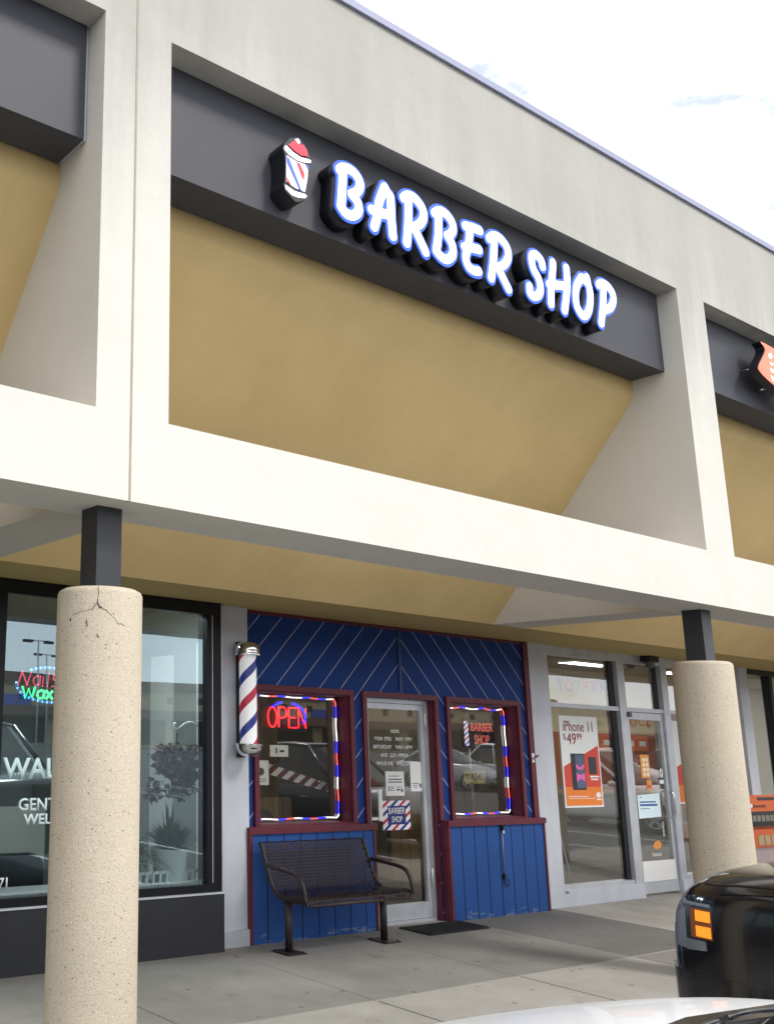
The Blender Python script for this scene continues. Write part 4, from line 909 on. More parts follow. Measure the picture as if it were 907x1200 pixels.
bm = bmesh.new(); lathe(bm, [(0, 1.36), (.09, 1.36), (.14, 1.5), (.135, 1.5), (0, 1.49)], 2.36, 3.0, 20); bobj('basket', bm, pm('basket_brown', (.05, .035, .03), .8), hb)
bm = bmesh.new(); tube(bm, [(2.36, 3.0, 1.5), (2.365, 2.98, 1.74)], .007, 6); bobj('chain', bm, M['gloss_black'], hb)
bm = bmesh.new(); tube(bm, smoothpath([(2.645, 2.98, 1.60), (2.645, 2.98, 1.72), (2.61, 2.98, 1.80), (2.53, 2.98, 1.84), (2.45, 2.98, 1.825), (2.385, 2.98, 1.785), (2.35, 2.98, 1.775), (2.325, 2.98, 1.80), (2.335, 2.98, 1.825), (2.355, 2.98, 1.82)], 5), .009, 8)
bobj('hook', bm, pm('hook_white', (.85, .85, .80), .6, var=.05), hb)
def spiky(cx, cy, zb, h, n, spread, droop, rr, mat, parent):
    bm = bmesh.new()
    for i in range(n):
        a = rr.uniform(0, 6.283); t = rr.random(); l = h*rr.uniform(.55, 1.0); lean = spread*t
        d = Vector((math.cos(a), math.sin(a), 0)); sd_ = Vector((-d.y, d.x, 0)); w = .012*rr.uniform(.7, 1.3); prev = None
        for s in range(6):
            u = s/5; p = Vector((cx, cy, zb))+d*(.07*t+lean*u**1.4)+Vector((0, 0, l*(u-droop*t*u*u))); ww = w*(1-u**2)+.0008
            cur = (bm.verts.new(p-sd_*ww), bm.verts.new(p+sd_*ww))
            if prev: bm.faces.new((prev[0], prev[1], cur[1], cur[0]))
            prev = cur
    return bobj('foliage', bm, mat, parent)
pot = root('potted_plant', 'spiky green plant in a white round pot behind the salon window fence', 'plant', (2.28, 2.96, .5))
bm = bmesh.new(); lathe(bm, [(0, .50), (.125, .50), (.168, .785), (.172, .79), (.16, .79), (.15, .76), (0, .76)], 2.28, 2.96, 32); bobj('pot', bm, pm('pot_white', (.78, .80, .80), .6, var=.05), pot, smooth=True)
spiky(2.28, 2.96, .76, .34, 240, .30, .55, random.Random(8), pm('aloe_green', (.045, .065, .045), .5, var=.4, vscale=8), pot)
spiky(2.28, 2.96, .78, .42, 7, .10, .0, random.Random(18), MATS['aloe_green'], pot)
pot2 = root('potted_plant', 'darker drooping grass plant beside the column in the salon window', 'plant', (1.90, 2.98, .5))
bm = bmesh.new(); lathe(bm, [(0, .50), (.11, .50), (.14, .66), (.13, .66), (0, .64)], 1.90, 3.0, 24); bobj('pot', bm, pm('pot_grey', (.25, .26, .26), .6), pot2, smooth=True)
spiky(1.90, 3.0, .64, .46, 260, .34, 1.1, random.Random(9), pm('grass_green', (.055, .07, .05), .6, var=.4, vscale=8), pot2)
part('window_shelf', pm('shelf_grey', (.3, .31, .31), .6), ns, (.5, 2.6, YN+.125, 3.3, .44, .498))
fe = root('window_fence', 'low white picket fence ornament along the foot of the salon window', 'fence', (2.2, 2.86, .5))
fm = pm('fence_white', (.75, .8, .8), .6, var=.05)
part('rail', fm, fe, (1.5, 2.50, 2.85, 2.865, .515, .535)); part('rail', fm, fe, (1.5, 2.54, 2.85, 2.865, .60, .622))
bm = bmesh.new()
for i in range(15): x = 1.53+i*.068; prism(bm, [(x, .5), (x+.02, .5), (x+.035, .625), (x+.015, .625)], 'y', 2.838, 2.849)
bobj('pickets', bm, fm, fe)
seat_back(1.03, 3.5, .66, .30, .72, 'salon_chair', 'black salon armchair low behind the left part of the salon window', 'chair', black_l)

# ================================================================ PHONE STORE FRONT
YP = 2.84
ph = root('phone_shop_front', 'silver framed glass phone shop front with a glass door right of the blue wall', 'shopfront', (9.7, YP, 0))
mu = [(7.222, 7.395), (7.40, 7.60), (9.05, 9.205), (10.06, 10.20), (12.02, 12.27)]
part('jamb', M['alupaint'], ph, (7.222, 7.395, YP-.05, YP+.16, .135, ZB-.001), (7.399, 7.60, YP-.045, YP+.16, .135, ZB-.001), bevel=.004)
part('sill_panel', M['alupaint'], ph, (7.222, 7.66, YP-.055, YP+.16, 0, .134), (7.664, 9.20, YP-.05, YP+.16, 0, .158), (10.063, 12.02, YP-.05, YP+.16, 0, .158), bevel=.004)
ff = part('window_frame', M['alu'], ph, (7.601, 9.05, YP-.02, YP+.1, .1585, .205), (10.20, 12.02, YP-.02, YP+.1, .1585, .205), (7.601, 12.02, YP-.02, YP+.1, 2.772, ZB-.001), (9.05, 9.205, YP-.03, YP+.12, .1585, 2.7715), (10.06, 10.20, YP-.03, YP+.12, .1585, 2.7715),
     (7.601, 9.049, YP-.015, YP+.09, 2.168, 2.218), (9.206, 10.059, YP-.015, YP+.09, 2.168, 2.218), (10.201, 12.02, YP-.015, YP+.09, 2.168, 2.218), bevel=.003)
part('inner_frame', M['gloss_black'], ff, (8.965, 9.049, YP+.02, YP+.09, .206, 2.167), (8.965, 9.049, YP+.02, YP+.09, 2.219, 2.771), (9.99, 10.059, YP+.03, YP+.09, 2.219, 2.771))
for a, b, c, d in ((7.602, 9.048, .206, 2.167), (7.602, 9.048, 2.219, 2.771), (9.206, 10.058, 2.219, 2.771), (10.201, 12.019, .206, 2.167), (10.201, 12.019, 2.219, 2.771)):
    part('pane', M['glass_phone'], ff, (a, b, YP+.04, YP+.046, c, d))
a, b_ = 9.215, 10.05
dr2 = part('door', M['alu'], ph, (a, a+.06, YP+.0, YP+.045, .03, 2.16), (b_-.06, b_, YP, YP+.045, .03, 2.16), (a+.0605, b_-.0605, YP, YP+.045, 2.075, 2.16), (a+.0605, b_-.0605, YP, YP+.045, .03, .16), bevel=.004)
part('kick_plate', M['white'], dr2, (a+.05, b_-.05, YP-.006, YP-.0005, .165, .40)); part('pane', M['glass_phone'], dr2, (a+.061, b_-.061, YP+.02, YP+.026, .16, 2.074))
bm = bmesh.new(); tube(bm, smoothpath([(b_-.03, YP, 1.20), (b_-.03, YP-.05, 1.19), (b_-.03, YP-.06, 1.05), (b_-.03, YP-.05, .91), (b_-.03, YP, .90)], 5), .011, 8); bobj('handle', bm, M['chrome'], dr2)
part('closer_box', M['gloss_black'], dr2, (a-.02, a+.05, YP-.05, YP-.001, 2.10, 2.16))
# room
org = pm('orange_wall', (.34, .085, .022), .8, var=.1); creamw = pm('phone_cream', (.58, .52, .36), .9, var=.06); cnt = pm('counter_grey', (.20, .19, .18), .6, var=.1)
YR = 7.0
part('interior_wall', creamw, ph, (7.25, 20.0, YR, YR+.1, 1.98, 3.3), (19.9, 20, YP+.2, YR, 0, 3.3), (7.222, 7.26, YP+.2, YR, 0, 3.3))
part('orange_dado', org, ph, (7.262, 15.1, YR-.01, YR+.1, 1.0, 1.979), (15.11, 19.9, YR-.01, YR+.1, .3, 1.979)); part('lower_wall', cnt, ph, (7.262, 15.1, YR-.008, YR+.1, .012, .999))
part('interior_floor', pm('phone_floor', (.05, .048, .046), .6, var=.3), ph, (7.25, 19.9, YP+.17, YR, -.02, .011))
part('interior_ceiling', pm('phone_ceiling', (.10, .10, .10), .9), ph, (7.25, 19.9, YP+.17, YR, 3.16, 3.26))
for i, (x, y) in enumerate(((9.7, 4.2), (12.2, 4.2), (14.7, 4.2), (11.0, 5.8), (13.5, 5.8), (16.5, 5.8))):
    cl = root('ceiling_light', ('lit fluorescent panel in the phone shop ceiling nearest the left jamb', 'lit fluorescent panel above the phone shop door', 'lit fluorescent panel behind the right column', 'lit fluorescent panel deep in the shop on the left', 'lit fluorescent panel deep in the shop in the middle', 'lit fluorescent panel deep in the shop on the right')[i], 'ceiling light', (x, y, 3.16), 'fluorescent panels in the phone shop')
    part('housing', M['white'], cl, (x-.62, x+.62, y-.17, y+.17, 3.125, 3.159)); part('diffuser', em('tube_light%d' % i, (1, .98, .92), 5.0, (.8, .8, .8)), cl, (x-.6, x+.6, y-.15, y+.15, 3.12, 3.1245))
orl = pm('orange_letters', (.75, .2, .05), .6, var=.05)
sw = root('wall_sign', 'orange SERVICE lettering high on the cream wall inside the phone shop', 'sign', (16.6, YR-.012, 2.1)); text('lettering', 'SERVICE', 16.05, 2.16, 17.65, 2.40, YR-.013, orl, sw, bold=.02)
tb = root('wall_banner', 'long orange banner with white marks on the back wall of the phone shop', 'banner', (16.3, YR-.02, 1.7)); part('panel', pm('banner_orange', (.7, .15, .04), .6, var=.05), tb, (15.2, 17.4, YR-.03, YR-.012, 1.66, 1.97)); part('white_mark', M['white'], tb, *[(15.4+.42*i, 15.62+.42*i, YR-.034, YR-.0305, 1.76, 1.86) for i in range(5)])
co = root('shop_counter', 'long grey service counter inside the phone shop behind the poster', 'counter', (13, 6, 0)); part('cabinet', cnt, co, (11.2, 15.6, 5.9, 6.5, .012, .93)); part('worktop', pm('worktop_wood', (.36, .25, .15), .5, var=.2), co, (11.1, 15.7, 5.85, 6.55, .931, .975), bevel=.006)
bu = root('bunting', 'string of coloured letter flags hanging across inside the phone shop upper window', 'bunting', (8.45, 2.91, 2.4))
bm = bmesh.new(); tube(bm, smoothpath([(7.65, 2.91, 2.58), (8.45, 2.91, 2.515), (9.03, 2.91, 2.57)], 8), .004, 5); bobj('string', bm, M['white'], bu)
for i, (col, shp) in enumerate((((.08, .13, .42), 'v'), ((.62, .05, .08), 'o'), ((.04, .32, .20), 'v'), ((.62, .12, .08), 'i'), ((.45, .10, .35), 'm'), ((.08, .14, .48), 'd'))):
    x = 7.93+i*.175; z = 2.52; bm = bmesh.new()
    if shp == 'v': prism(bm, [(x, z), (x+.15, z), (x+.075, z-.16)], 'y', 2.908, 2.912)
    elif shp == 'o': lathe(bm, [(.045, -.003), (.085, -.003), (.085, .003), (.045, .003), (.045, -.003)], 0, 0, 20); bm.transform(Matrix.Translation((x+.08, 2.91, z-.08)) @ Matrix.Rotation(R(90), 4, 'X'))
    else: prism(bm, [(x, z), (x+.14, z), (x+.125, z-.14), (x+.08, z-.09), (x+.035, z-.14)], 'y', 2.908, 2.912)
    bobj('flag', bm, pm('flag_colour%d' % i, col, .7), bu)
# posters
def poster(x0, x1, z0, z1, y, label, full=True):
    r = root('poster', label, 'poster', ((x0+x1)/2, y, z0)); W = x1-x0; H = z1-z0; X = lambda u: x0+u*W; Z = lambda w_: z0+w_*H
    pw_ = pm('poster_white', (.8, .83, .83), .6, var=.05) if 'poster_white' not in MATS else MATS['poster_white']
    part('board', pw_, r, (x0, x1, y-.004, y+.004, z0, z1))
    og = MATS.get('poster_orange') or pm('poster_orange', (.8, .22, .03), .6, var=.05); rd = MATS.get('poster_red') or pm('poster_red', (.65, .07, .04), .6, var=.05)
    bm = bmesh.new(); prism(bm, [(X(.03), Z(.22)), (X(.97), Z(.22)), (X(.97), Z(.68)), (X(.03), Z(.44))], 'y', y-.0062, y-.0041); bobj('red_field', bm, rd, r)
    part('orange_field', og, r, (X(.03), X(.97), y-.0060, y-.0041, Z(.02), Z(.219)))
    if not full: return r
    rt = MATS.get('poster_text') or pm('poster_text', (.33, .03, .045), .6)
    text('headline', 'iPhone 11', X(.085), Z(.83), X(.86), Z(.945), y-.0065, rt, r, bold=-.004)
    text('price_sign', '$', X(.07), Z(.725), X(.14), Z(.805), y-.0065, pm('price_grey', (.45, .3, .3), .7), r); text('price', '49', X(.16), Z(.685), X(.40), Z(.81), y-.0065, rt, r); text('price_cents', '99', X(.42), Z(.74), X(.555), Z(.81), y-.0065, rt, r)
    pk = pm('phone_black', (.02, .022, .035), .3); 
    ph1 = part('phone_picture', pk, r, (X(.22), X(.57), y-.0085, y-.0064, Z(.19), Z(.585))); 
    part('screen_picture', pm('screen_slate', (.1, .13, .22), .6, var=.05), ph1, (X(.33), X(.55), y-.0098, y-.0086, Z(.21), Z(.57)))
    bm = bmesh.new()
    prism(bm, [(X(.33), Z(.475)), (X(.44), Z(.435)), (X(.55), Z(.475)), (X(.55), Z(.44)), (X(.50), Z(.41)), (X(.38), Z(.41)), (X(.33), Z(.44))], 'y', y-.0108, y-.0099); prism(bm, [(X(.33), Z(.275)), (X(.44), Z(.315)), (X(.55), Z(.275)), (X(.55), Z(.375)), (X(.44), Z(.35)), (X(.33), Z(.375))], 'y', y-.0108, y-.0099)
    bobj('pink_wave', bm, pm('wave_pink', (.8, .15, .45), .6, var=.05), ph1)
    part('second_phone_picture', pk, r, (X(.68), X(.88), y-.0085, y-.0064, Z(.36), Z(.55)))
    part('small_print', pw_, r, *[(X(.69+.02*i), X(.93-.03*i), y-.0075, y-.0064, Z(.325-.03*i), Z(.342-.03*i)) for i in range(2)], (X(.09), X(.60), y-.0075, y-.0064, Z(.115), Z(.122)), (X(.09), X(.78), y-.0075, y-.0064, Z(.095), Z(.10)))
    bm = bmesh.new(); prism(bm, [(X(.81), Z(.135)), (X(.86), Z(.165)), (X(.93), Z(.155)), (X(.94), Z(.115)), (X(.88), Z(.10)), (X(.82), Z(.11))], 'y', y-.0076, y-.0062); bobj('emblem', bm, pw_, r); part('emblem_word', pw_, r, (X(.82), X(.94), y-.0076, y-.0062, Z(.075), Z(.09)))
    return r
poster(7.855, 8.62, 1.038, 2.076, YP+.033, 'tall white and orange poster advertising iPhone 11 at $49.99 in the phone shop window')
poster(10.31, 11.1, 1.05, 2.085, YP+.033, 'tall white and orange poster half hidden behind the right-hand column', False)
yd2 = YP+.0185
r = root('door_notice', 'pale blue notice with dark blue lines taped on the phone shop door', 'notice', (9.57, yd2, .89)); nbm = pm('notice_blue', (.68, .84, .9), .6, var=.05)
bm = bmesh.new(); prism(bm, [(9.33, .89), (9.83, .905), (9.83, 1.185), (9.33, 1.165)], 'y', yd2-.002, yd2); bobj('sheet', bm, nbm, r)
part('text_line', pm('notice_ink', (.05, .12, .35), .7), r, (9.37, 9.73, yd2-.003, yd2-.0021, 1.075, 1.092), (9.37, 9.76, yd2-.003, yd2-.0021, 1.035, 1.06), (9.37, 9.58, yd2-.003, yd2-.0021, 1.00, 1.008), (9.37, 9.43, yd2-.003, yd2-.0021, 1.135, 1.143))
r = root('door_label', 'orange label with a grid of cream boxes above the pale blue notice', 'label', (9.6, yd2, 1.37)); part('panel', og2 := pm('label_orange', (.75, .3, .07), .6, var=.05), r, (9.47, 9.67, yd2-.002, yd2, 1.37, 1.65)); part('grid_box', pm('label_cream', (.85, .75, .55), .6, var=.05), r, *[(9.51+.075*i, 9.57+.075*i, yd2-.003, yd2-.0021, 1.39+.058*j, 1.435+.058*j) for i in range(2) for j in range(4)])
r = root('door_label', 'small plain orange label just above the pale blue notice', 'label', (9.62, yd2, 1.225)); part('panel', og2, r, (9.57, 9.68, yd2-.002, yd2, 1.225, 1.345)); part('mark', MATS['poster_red'], r, (9.59, 9.66, yd2-.003, yd2-.0021, 1.25, 1.285))
r = root('door_sticker', 'small white oval sticker near the handle of the phone shop door', 'sticker', (9.93, yd2, 1.4)); bm = bmesh.new(); prism(bm, [(9.925+.035*math.cos(R(15*i)), 1.43+.055*math.sin(R(15*i))) for i in range(24)], 'y', yd2-.002, yd2); bobj('oval', bm, M['white'], r); part('figure', M['ink'], r, (9.917, 9.932, yd2-.003, yd2-.0021, 1.405, 1.455))
r = root('door_sticker', 'small square pale sticker under the white oval on the phone shop door', 'sticker', (9.93, yd2, 1.3)); part('panel', nbm, r, (9.87, 9.965, yd2-.002, yd2, 1.30, 1.345)); part('strip', M['ink'], r, (9.88, 9.955, yd2-.002, yd2, 1.235, 1.29))
r = root('door_decal', 'orange emblem decal with white word at the foot of the phone shop door', 'decal', (9.65, yd2, .45)); bm = bmesh.new(); prism(bm, [(9.57, .56), (9.63, .61), (9.71, .63), (9.77, .585), (9.74, .54), (9.66, .52), (9.60, .535)], 'y', yd2-.002, yd2); bobj('emblem', bm, og2, r)
text('word', 'boost', 9.55, .445, 9.75, .495, yd2-.0005, M['white'], r)
# orange display in the last window
di = root('display_case', 'orange and black display case standing by the silver pier right of the column', 'display case', (11.6, 2.6, 0)); dor = pm('display_orange', (.66, .13, .03), .45, var=.08)
part('cabinet', dor, di, (11.12, 12.12, 2.50, 2.77, .523, .745), (11.12, 12.12, 2.56, 2.77, .745, .966), (11.12, 12.12, 2.50, 2.58, .966, 1.168), bevel=.006); part('plinth', pm('plinth_pale', (.5, .40, .40), .8), di, (11.15, 12.10, 2.53, 2.77, .002, .521))
part('shelf', M['gloss_black'], di, (11.14, 12.10, 2.495, 2.559, .782, .962)); part('goods', pm('goods_grey', (.3, .27, .22), .5, var=.5, vscale=30), di, *[(11.17+.115*i, 11.26+.115*i, 2.48, 2.494, .846, .92) for i in range(8)])
part('grip_slot', M['gloss_black'], di, (11.50, 11.94, 2.494, 2.4995, 1.108, 1.145)); tgm = pm('tag_tan', (.5, .38, .2), .7)
for xa in (11.40, 11.57, 11.75): part('price_tag', tgm, di, (xa, xa+.145, 2.494, 2.4995, .55, .67))
text('word', 'boost', 11.37, 1.016, 11.71, 1.062, 2.4992, M['ink'], di, bold=.02); bm = bmesh.new(); prism(bm, [(11.24, 1.03), (11.28, 1.058), (11.335, 1.067), (11.345, 1.03), (11.30, 1.012)], 'y', 2.494, 2.4992); bobj('emblem', bm, M['white'], di)
# camera dome, tripod easel
sc_ = root('security_camera', 'small black dome camera under the soffit above the phone shop door', 'camera', (9.72, 2.76, 2.8)); part('base', M['gloss_black'], sc_, (9.62, 9.84, 2.70, 2.82, 2.80, 2.875), bevel=.01)
bm = bmesh.new(); lathe(bm, [(0, 2.72), (.03, 2.725), (.05, 2.75), (.055, 2.80), (0, 2.80)], 9.73, 2.76, 16); bobj('dome', bm, pm('dome_grey', (.12, .12, .13), .2), sc_, smooth=True)
ts = root('folding_easel', 'thin dark folding easel leaning inside the phone shop window by the left jamb', 'easel', (8.4, 3.3, 0))
for a, b in (((8.30, 3.3, .95), (8.50, 3.25, .015)), ((8.28, 3.34, .95), (8.30, 3.6, .015)), ((8.27, 3.3, .95), (8.12, 3.28, .015))):
    bm = bmesh.new(); tube(bm, [a, b], .012, 6); bobj('leg', bm, M['gloss_black'] if b[0] < 8.4 else M['alu'], ts)
part('clip', M['gloss_black'], ts, (8.24, 8.36, 3.28, 3.36, .93, 1.0))
# next shop beyond
nx = root('far_shop_front', 'dark framed shopfront beyond the wide silver pier at the right edge', 'shopfront', (15, YP, 0))
part('pier', M['alupaint'], nx, (12.025, 12.27, YP-.06, YP+.2, 0, ZB-.001), bevel=.004)
fx = part('window_frame', M['blackframe'], nx, (12.271, 22.9, YP-.01, YP+.1, .25, .32), (12.271, 22.9, YP-.01, YP+.1, 2.80, ZB-.001), *[(x, x+.09, YP-.01, YP+.1, .3205, 2.7995) for x in (13.02, 15.0, 17.0, 19.0, 21.0, 22.8)])
part('bulkhead', M['bulkhead'], nx, (12.271, 22.9, YP, YP+.1, 0, .249))
for a, b in ((12.271, 13.02), (13.11, 15), (15.09, 17), (17.09, 19), (19.09, 21), (21.09, 22.8)): part('pane', M['glass_phone'], fx, (a+.001, b-.001, YP+.04, YP+.046, .321, 2.799))
part('interior_wall', dark, nx, (20.01, 22.9, 5.5, 5.6, 0, 3))
cl = root('ceiling_light', 'lit fluorescent fitting in the dark framed shop at the right edge', 'ceiling light', (14.2, 3.9, 3.05)); part('housing', M['white'], cl, (13.3, 15.1, 3.78, 4.02, 3.02, 3.06)); part('diffuser', em('tube_light_far', (1, .98, .92), 22.0, (.8, .8, .8)), cl, (13.32, 15.08, 3.8, 4.0, 3.01, 3.0195))

# ================================================================ VEHICLES
def paint(name, col, metal=0.0, rough=.25): 
    mt = pm(name, col, rough, metal, var=.04, coat=.45, rvar=.03); return mt
car_glass, t, b = newmat('car_glass'); b.inputs['Base Color'].default_value = (.010, .012, .013, 1); b.inputs['Roughness'].default_value = .03; b.inputs['Specular IOR Level'].default_value = .6
lens = pm('lamp_lens', (.30, .32, .36), .12, .4, var=.3, vscale=12); amber = em('amber_lens', (1.0, .26, .02), .55, (.9, .25, .02)); redl = pm('tail_red', (.35, .012, .015), .15, var=.2)
tyre = pm('tyre', (.022, .022, .023), .8, var=.3); rimm = pm('wheel_rim', (.50, .51, .53), .3, .8, var=.15)
def sub(o, lv=2):
    md = o.modifiers.new('smooth', 'SUBSURF'); md.levels = lv; md.render_levels = lv
    for p in o.data.polygons: p.use_smooth = True
    return o
def loft_body(stations, mat, parent, name='body'):
    bm = bmesh.new(); rows = []
    for (y, w, zl, zs, zt) in stations:
        half = [(0, zl), (.8*w, zl), (.965*w, zl+.05), (w, zl+.18), (1.0*w, (zl+zs)/2+.12), (.99*w, zs-.07), (.955*w, zs), (.80*w, zs+(zt-zs)*.62), (.4*w, zt-.012), (0, zt)]
        full = half+[(-a, c) for a, c in half[-2:0:-1]]
        rows.append([bm.verts.new((a, y, c)) for a, c in full])
    n = len(rows[0])
    for A, B in zip(rows, rows[1:]):
        for j in range(n): bm.faces.new((A[j], B[j], B[(j+1) % n], A[(j+1) % n]))
    bm.faces.new(rows[0]); bm.faces.new(rows[-1][::-1])
    return sub(bobj(name, bm, mat, parent))
def greenhouse(base, top, mat_g, mat_p, parent, roof_th=.05, pillars=(), zb=None, zt=None):
    """base/top: half outlines [(x,y,z)...] front centre to rear centre; glass between, painted roof and pillars"""
    def full(h): return [Vector(p) for p in h]+[Vector((-p[0], p[1], p[2])) for p in h[-2:0:-1]]
    B, T = full(base), full(top); n = len(B); bm = bmesh.new()
    vb = [bm.verts.new(p) for p in B]; vt = [bm.verts.new(p) for p in T]
    for i in range(n): bm.faces.new((vb[i], vb[(i+1) % n], vt[(i+1) % n], vt[i]))
    bm.faces.new(vt); bm.faces.new(vb[::-1])
    bobj('cabin_glass', bm, mat_g, parent)
    bm = bmesh.new(); c = sum(T, Vector())/n
    rings = [[bm.verts.new(c+(p-c)*s+Vector((0, 0, dz))) for p in T] for s, dz in ((1.012, -.02), (1.02, .012), (.94, .042), (.6, .062))]
    for A_, B_ in zip(rings, rings[1:]):
        for i in range(n): bm.faces.new((A_[i], A_[(i+1) % n], B_[(i+1) % n], B_[i]))
    bm.faces.new(rings[-1]); bm.faces.new(rings[0][::-1])
    o = bobj('roof', bm, mat_p, parent, smooth='all')
    for i, r_ in pillars:
        for s in (1, -1):
            p, q = Vector(base[i]), Vector(top[i]); p.x *= s*1.005; q.x *= s*1.005
            bm = bmesh.new(); tube(bm, [p+(p-q)*.03, q], r_, 8); bobj('pillar', bm, mat_p, parent)
def wheel(parent, x, y, r, w, side):
    bm = bmesh.new(); lathe(bm, [(0, -w/2), (r*.72, -w/2), (r*.96, -w/2), (r, -w/2+.03), (r, w/2-.03), (r*.96, w/2), (r*.70, w/2), (r*.66, w/2-.03), (0, w/2-.04)], 0, 0, 32)
    bm.transform(Matrix.Translation((x, y, r)) @ Matrix.Rotation(R(90)*side, 4, 'Y')); wh = bobj('wheel', bm, tyre, parent, smooth=True)
    bm = bmesh.new(); lathe(bm, [(0, w/2-.005), (r*.18, w/2-.005), (r*.2, w/2-.03), (r*.58, w/2-.02), (r*.64, w/2-.005), (r*.67, w/2-.01), (r*.67, w/2-.05), (0, w/2-.06)], 0, 0, 32)
    for k in range(5):
        a = 2*math.pi*k/5; bmx = Matrix.Rotation(a, 4, 'Z')
        q = bmesh.new(); box(q, .0, r*.62, -.035, .035, w/2-.028, w/2-.002); q.transform(bmx); me = bpy.data.meshes.new('t'); q.to_mesh(me); q.free(); bm.from_mesh(me); bpy.data.meshes.remove(me)
    bm.transform(Matrix.Translation((x, y, r)) @ Matrix.Rotation(R(90)*side, 4, 'Y')); bobj('rim', bm, rimm, wh, smooth=True)
    bm = bmesh.new(); lathe(bm, [(0, w/2-.015), (r*1.13, w/2-.015), (r*1.13, w/2-.2), (0, w/2-.2)], 0, 0, 32); bm.transform(Matrix.Translation((x, y, r+.01)) @ Matrix.Rotation(R(90)*side, 4, 'Y')); bobj('wheel_arch', bm, M['rubber'], parent)
def sedan(name, label, pt, loc, group=None, tall=0.0):
    """built at the origin, nose towards +Y, then moved"""
    r = root(name, label, 'car', (0, 0, 0), group)
    st = [(2.30, .50, .36, .53, .62), (2.23, .70, .26, .61, .70), (2.06, .84, .22, .69, .785), (1.82, .89, .2, .785, .87), (1.52, .91, .2, .885, .96), (1.22, .92, .2, .965, 1.025), (.95, .925, .2, .995, 1.045), (.6, .925, .2, 1.0, 1.03), (-.4, .93, .2, 1.01, 1.03), (-1.4, .93, .2, 1.03, 1.06), (-1.95, .90, .24, 1.04, 1.08+tall*.3), (-2.22, .83, .32, .98, 1.03+tall*.3), (-2.3, .73, .42, .85, .92)]
    loft_body(st, pt, r)
    h = 1.50+tall
    greenhouse([(0, .98, 1.03), (.50, .92, 1.025), (.78, .74, 1.015), (.85, .1, 1.0), (.855, -.9, 1.02), (.80, -1.75, 1.05), (.55, -2.02, 1.05), (0, -2.06, 1.05)], [(0, .04, h), (.42, .01, h-.005), (.60, -.10, h-.02), (.65, -.25, h-.01), (.65, -.75, h-.01), (.60, -1.22-.4*tall, h-.04), (.42, -1.36-.5*tall, h-.03), (0, -1.40-.5*tall, h-.03)], car_glass, pt, r, pillars=((2, .036), (4, .03), (5, .06)))
    bm = bmesh.new(); prism(bm, [(-.74, .80), (-.5, .93), (0, .995), (.5, .93), (.74, .80), (.70, .92), (.45, 1.03), (0, 1.08), (-.45, 1.03), (-.70, .92)], 'z', .99, 1.044); bobj('cowl', bm, M['gloss_black'], r, bevel=.01)
    for pts in ([(.64, .88, 1.05), (.2, .955, 1.07), (-.1, .91, 1.095)], [(.06, 1.0, 1.05), (-.35, .925, 1.07), (-.66, .79, 1.085)]):
        bm = bmesh.new(); tube(bm, smoothpath(pts, 5), .009, 6); bobj('wiper', bm, M['gloss_black'], r)
    for s in (1, -1):
        wheel(r, s*.81, 1.42, .325, .22, s); wheel(r, s*.81, -1.32, .325, .22, s)
        bm = bmesh.new(); prism(bm, [(s*.46, .50), (s*.76, .53), (s*.73, .60), (s*.44, .57)], 'y', 1.98, 2.20); hl = bobj('headlight', bm, lens, r, bevel=.015)
        bm = bmesh.new(); box(bm, s*.62, s*.84, -2.285, -2.10, .74, .90); bobj('taillight', bm, redl, r, bevel=.02)
        bm = bmesh.new(); bmesh.ops.create_uvsphere(bm, u_segments=14, v_segments=8, radius=1, matrix=Matrix.Translation((s*1.02, .62, 1.03)) @ Matrix.Diagonal((.11, .07, .07, 1))); bobj('mirror', bm, pt, r, smooth='all')
        bm = bmesh.new()
        for yy in (.12, -.82): box(bm, s*.905, s*.935, yy-.1, yy+.06, .78, .80)
        bobj('door_handle', bm, M['chrome'], r)
    part('grille', M['gloss_black'], r, (-.42, .42, 2.20, 2.30, .44, .53), (-.6, .6, 2.16, 2.26, .30, .40), bevel=.01)
    part('front_plate', M['white'], r, (-.15, .15, 2.325, 2.338, .44, .54)) if 0 else None
    part('number_plate', M['white'], r, (-.15, .15, -2.318, -2.30, .62, .74))
    r.location = loc; return r
